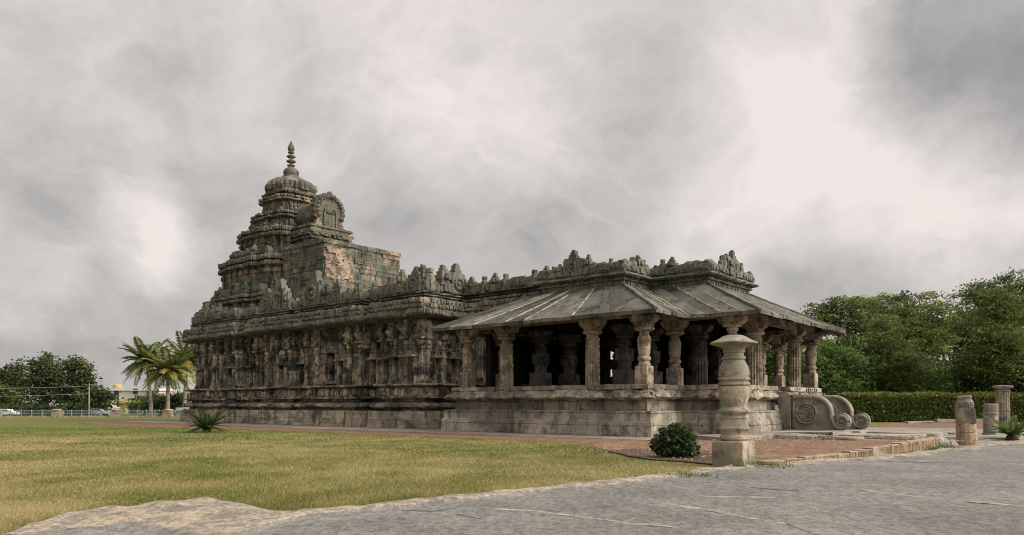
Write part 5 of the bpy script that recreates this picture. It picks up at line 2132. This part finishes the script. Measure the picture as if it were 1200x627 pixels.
# left: broad dark trees beyond the fence
LT = 'dark broad-leaved trees beyond the fence'
BT = dict(size=.36, per=18, spread=.34, flat=.9, aspect=.7, long=1.0, shell=.15)
tree('broadleaf_tree', at(12, 100), 8, mk(12, 100, [(-8, 444, 16, 10), (10, 438, 11, 9), (20, 431, 9, 7), (2, 458, 22, 12), (22, 450, 13, 13), (-26, 450, 16, 14), (16, 470, 22, 9)]), M['leaf_broad'],
     'dark broad-leaved tree at the left edge of the photo', group=LT, sprays=520, seed=61, **BT)
tree('broadleaf_tree', at(54, 97), 8.5, mk(54, 97, [(42, 430, 9, 8), (54, 423, 10, 8), (66, 428, 8, 8), (50, 440, 16, 11), (66, 446, 12, 12), (46, 458, 20, 11), (66, 464, 18, 10)]), M['leaf_broad'],
     'tallest dark tree in the middle of the group beyond the fence', group=LT, sprays=540, seed=62, **BT)
tree('broadleaf_tree', at(90, 98), 8.2, mk(90, 98, [(82, 430, 8, 8), (92, 425, 8, 6), (101, 431, 8, 8), (92, 442, 14, 10), (86, 456, 16, 11), (102, 452, 9, 9), (94, 468, 16, 8)]), M['leaf_broad'],
     'dark tree with a ragged crown at the right end of the group beyond the fence', group=LT, sprays=480, seed=63, **BT)
tree('broadleaf_tree', at(124, 92), 4.5, mk(124, 92, [(116, 463, 10, 8), (124, 470, 8, 8), (108, 471, 9, 8)]), M['leaf_broad'],
     'small loose tree standing before the yellow house', group=LT, sprays=260, seed=64, size=.42, per=10, spread=.4, flat=.7, aspect=.7)
tree('leafy_bush', at(163, 110), 3.5, mk(163, 110, [(154, 474, 9, 6), (168, 470, 11, 6), (178, 475, 8, 5)]), M['leaf_acacia'],
     'green bush growing over the flat roofs beyond the fence', 'bush', 'bushes beyond the fence', sprays=600, seed=65, size=.35, tint=.3, trunk=.12)
tree('leafy_bush', at(168, 94), 2.2, mk(168, 94, [(160, 476, 8, 5), (172, 474, 9, 6), (182, 478, 7, 5)]), M['leaf_acacia'],
     'loose green bush in front of the cream house, left of the palms', 'bush', 'bushes beyond the fence', sprays=300, seed=68, size=.3, tint=.35, trunk=.1)
tree('leafy_bush', at(188, 92), 3.2, mk(188, 92, [(182, 470, 9, 7), (192, 474, 10, 6), (176, 477, 8, 5)]), M['leaf_acacia'],
     'green bush between the trunks of the two left palms', 'bush', 'bushes beyond the fence', sprays=380, seed=69, size=.3, tint=.3, trunk=.1)
tree('leafy_bush', at(205, 90), 3, mk(205, 90, [(196, 474, 10, 9), (212, 470, 10, 10)]), M['leaf_dark'],
     'dark bush under the coconut palms', 'bush', 'bushes beyond the fence', sprays=400, seed=66, size=.35, trunk=.12)
tree('leafy_bush', at(3, 88), 3.5, mk(3, 88, [(2, 464, 14, 14), (-10, 470, 12, 12)]), M['leaf_olive'],
     'olive bush at the left edge before the dark trees', 'bush', 'bushes beyond the fence', sprays=500, seed=67, size=.35, tint=.3, trunk=.12)
for i, (px, lab) in enumerate(((20, 'leftmost low dark bush behind the fence rails'), (50, 'low dark bush behind the fence, left of the first pillar'), (85, 'low dark bush behind the fence, between the two left pillars'))):
    tree('leafy_bush', at(px, 84), 1.8, mk(px, 84, [(px - 10, 482, 12, 7), (px + 8, 481, 13, 8)]), M['leaf_dark'], lab, 'bush', 'bushes beyond the fence', sprays=450, seed=70 + i, size=.28, tint=.45, trunk=.1, limbs=False)

# ------------------------------------------------------------------ fence with stone pillars
DF = 76.0
fy = DF
froot = empty('railing_fence', at(100, DF))
tag(froot, 'pale metal railing fence between squat stone pillars along the far lawn edge', 'fence')
X = lambda px: (px - CX) / F * DF
fx0 = X(100)
fence_top = zat(480, DF)
M['pale_metal'] = simple('pale_painted_metal', (.24, .28, .28), .5, .2, 4)
M['fpillar'] = stone('fence_pillar_stone', (.36, .28, .22), (.42, .35, .28), (.2, .16, .13), bump=.5, s=1.5, course=(.5, .3))
pil = [-150, -78, -5, 67, 136, 197, 262]
for px in pil:
    m = MB()
    m.box((0, 0, .36), (.82, .7, .72), j=.02)
    m.lathe([(.70, .42), (.74, .48), (.80, .42), (.86, .25), (.88, .05)], n=12)
    o = m.build('stone_pillar', M['fpillar'], froot, loc=(X(px) - fx0, 0, 0))
for i in range(len(pil) - 1):
    a, b_ = X(pil[i]) + .45 - fx0, X(pil[i + 1]) - .45 - fx0
    m = MB()
    for z in (.35, fence_top - .12):
        m.box(((a + b_) / 2, 0, z), (b_ - a, .05, .06))
    n_ = 5
    for k in range(1, n_):
        m.box((a + (b_ - a) * k / n_, 0, fence_top * .5), (.07, .07, fence_top))
    n_ = int((b_ - a) / .17)
    for k in range(n_):
        m.box((a + (b_ - a) * (k + .5) / n_, 0, .35 + (fence_top - .5) / 2), (.022, .022, fence_top - .5))
    m.build('railing_panel', M['pale_metal'], froot)
m = MB()
a, b_ = X(-170) - fx0, X(270) - fx0
m.box(((a + b_) / 2, 0, .09), (b_ - a, .4, .18), j=.01)
m.build('footing', M['kerb'], froot)

# ------------------------------------------------------------------ houses far behind
M['cream'] = simple('cream_wall', (.42, .38, .30), .9, .15, 1.0)
M['white'] = simple('white_wall', (.46, .45, .42), .9, .12, 1.0)
M['yellow'] = simple('yellow_wall', (.42, .32, .12), .9, .12, 1.0)
M['dark_open'] = simple('dark_opening', (.04, .045, .055), .5)
M['tin'] = simple('rusty_sheet', (.30, .22, .17), .7, .3, 2)


def house(px0, px1, ytop, D, depth, mat, label, wins=(), roof=None, parapet=.25, door=None):
    xc = ((px0 + px1) / 2 - CX) / F * D
    W = (px1 - px0) / F * D
    H = zat(ytop, D)
    root = empty('flat_roofed_house', (xc, D, 0))
    tag(root, label, 'house')
    m = MB()
    m.box((0, depth / 2, H / 2), (W, depth, H))
    m.build('wall', mat, root)
    m = MB()
    m.box((0, depth / 2, H + .08), (W + .5, depth + .5, .16))
    for s in (-1, 1):
        m.box((s * (W / 2 - .08), depth / 2, H + .16 + parapet / 2), (.15, depth, parapet))
    m.box((0, .08, H + .162 + parapet / 2), (W - .02, .15, parapet))
    m.build('roof', roof or mat, root)
    for (x, z, w, h) in wins:
        m = MB()
        m.box((x * W, -.02, z), (w + .2, .1, h + .2))
        f = m.build('window', M['white'], root)
        m = MB()
        m.box((x * W, -.05, z), (w, .1, h))
        m.build('pane', M['dark_open'], f)
    if door:
        x, w, h = door
        m = MB()
        m.box((x * W, -.04, h / 2), (w, .12, h))
        m.build('door', M['dark_open'], root)
    return root


house(150, 184, 476, 100, 6, M['cream'], 'low cream house with dark doorway behind the fence, between two pillars', wins=((.3, 1.2, .6, .7),), door=(-.28, 1.3, 1.5), roof=M['tin'])
house(134, 147, 473, 104, 5, M['yellow'], 'small yellow walled house behind the second fence pillar', wins=())
house(126, 186, 458, 122, 8, M['white'], 'long white upper storeyed house showing above the green bush', wins=((-.32, 3.2, .8, .9), (.05, 3.4, .8, .9), (.33, 3.0, 1.0, .9)))
house(184, 232, 464, 118, 8, M['cream'], 'cream house behind the coconut palms', wins=((-.3, 2.0, 1.0, .9), (.1, 2.0, 1, .9)))
house(100, 112, 479, 92, 5, M['white'], 'small white hut behind the fence, right of the first pillar', door=(.1, .5, 1.0))
house(206, 226, 482, 83, 2, M['white'], 'low white wall-like shed under the rightmost palm')
root = empty('water_tank', at(138, 125, zat(458, 122) + .15))
tag(root, 'round yellow tank standing on the roof of the long white house', 'tank')
m = MB()
m.lathe([(.2, .7), (.55, .72), (.6, .78), (.65, .72), (.85, .66), (.95, .35), (1.0, .1)], n=16)
m.box((0, 0, .2), (1.4, 1.4, .4))
m.build('drum', M['yellow'], root)

# parked car and a van shape behind the railing
def car(px, D, label, col, rz=0.0):
    root = empty('parked_car', at(px, D), rz)
    root.scale = (.58, .58, .58)
    tag(root, label, 'car')
    m = MB()
    prof = [(-2.0, .35), (2.0, .35), (2.05, .6), (1.95, .82), (1.1, .92), (.6, 1.36), (-.9, 1.40), (-1.6, .95), (-2.0, .88), (-2.08, .6)]
    a = [(x, -.8, z) for x, z in prof]; a2 = [(x * .98, -.84, z) for x, z in prof]
    b_ = [(x, .8, z) for x, z in prof]
    m.loops([a, b_])
    m.build('body', simple('car_paint', col, .35, .05), root, bevel=.05)
    m = MB()
    m.loops([[(x, -.815, z) for x, z in ((-1.35, .95), (.95, .94), (.5, 1.30), (-.85, 1.32))], [(x, .815, z) for x, z in ((-1.35, .95), (.95, .94), (.5, 1.30), (-.85, 1.32))]])
    m.build('window', M['dark_open'], root)
    for x in (-1.25, 1.25):
        for s in (-1, 1):
            m = MB()
            rg_ = [[(x + .31 * math.cos(t_ * .393), s * .74 + d, .31 + .31 * math.sin(t_ * .393)) for t_ in range(16)] for d in (-.09, .09)]
            m.loops(rg_)
            m.build('wheel', M['dark_open'], root)


car(8, 82, 'white car parked behind the fence rails at the left edge', (.62, .62, .60))
car(115, 86, 'pale grey car parked behind the fence by the white hut', (.45, .46, .47), .2)

# overhead cables
for y0, y1, lab in ((451, 452.5, 'upper pale cable crossing in front of the dark trees'), (460.5, 461.5, 'lower pale cable crossing in front of the dark trees')):
    D = 80
    m = MB()
    pts = []
    for k in range(25):
        q = k / 24
        px = -220 + (104 + 220) * q
        pts.append(((px - CX) / F * D, D, zat(y0 + (y1 - y0) * q, D) - .35 * math.sin(math.pi * q)))
    m.tube(pts, .022, 5)
    o = m.build('power_cable', M['pale_metal'])
    tag(o, lab, 'cable', 'overhead cables by the fence')
root = empty('utility_pole', at(104.5, 80))
tag(root, 'thin pole carrying the cables, standing before the right dark tree', 'pole')
m = MB()
m.tube([(0, 0, 0), (0, 0, 2), (0, 0, zat(449, 80))], [.09, .08, .06], 8)
m.box((0, 0, zat(451, 80)), (.9, .08, .08))
m.build('mast', M['fpillar'], root)
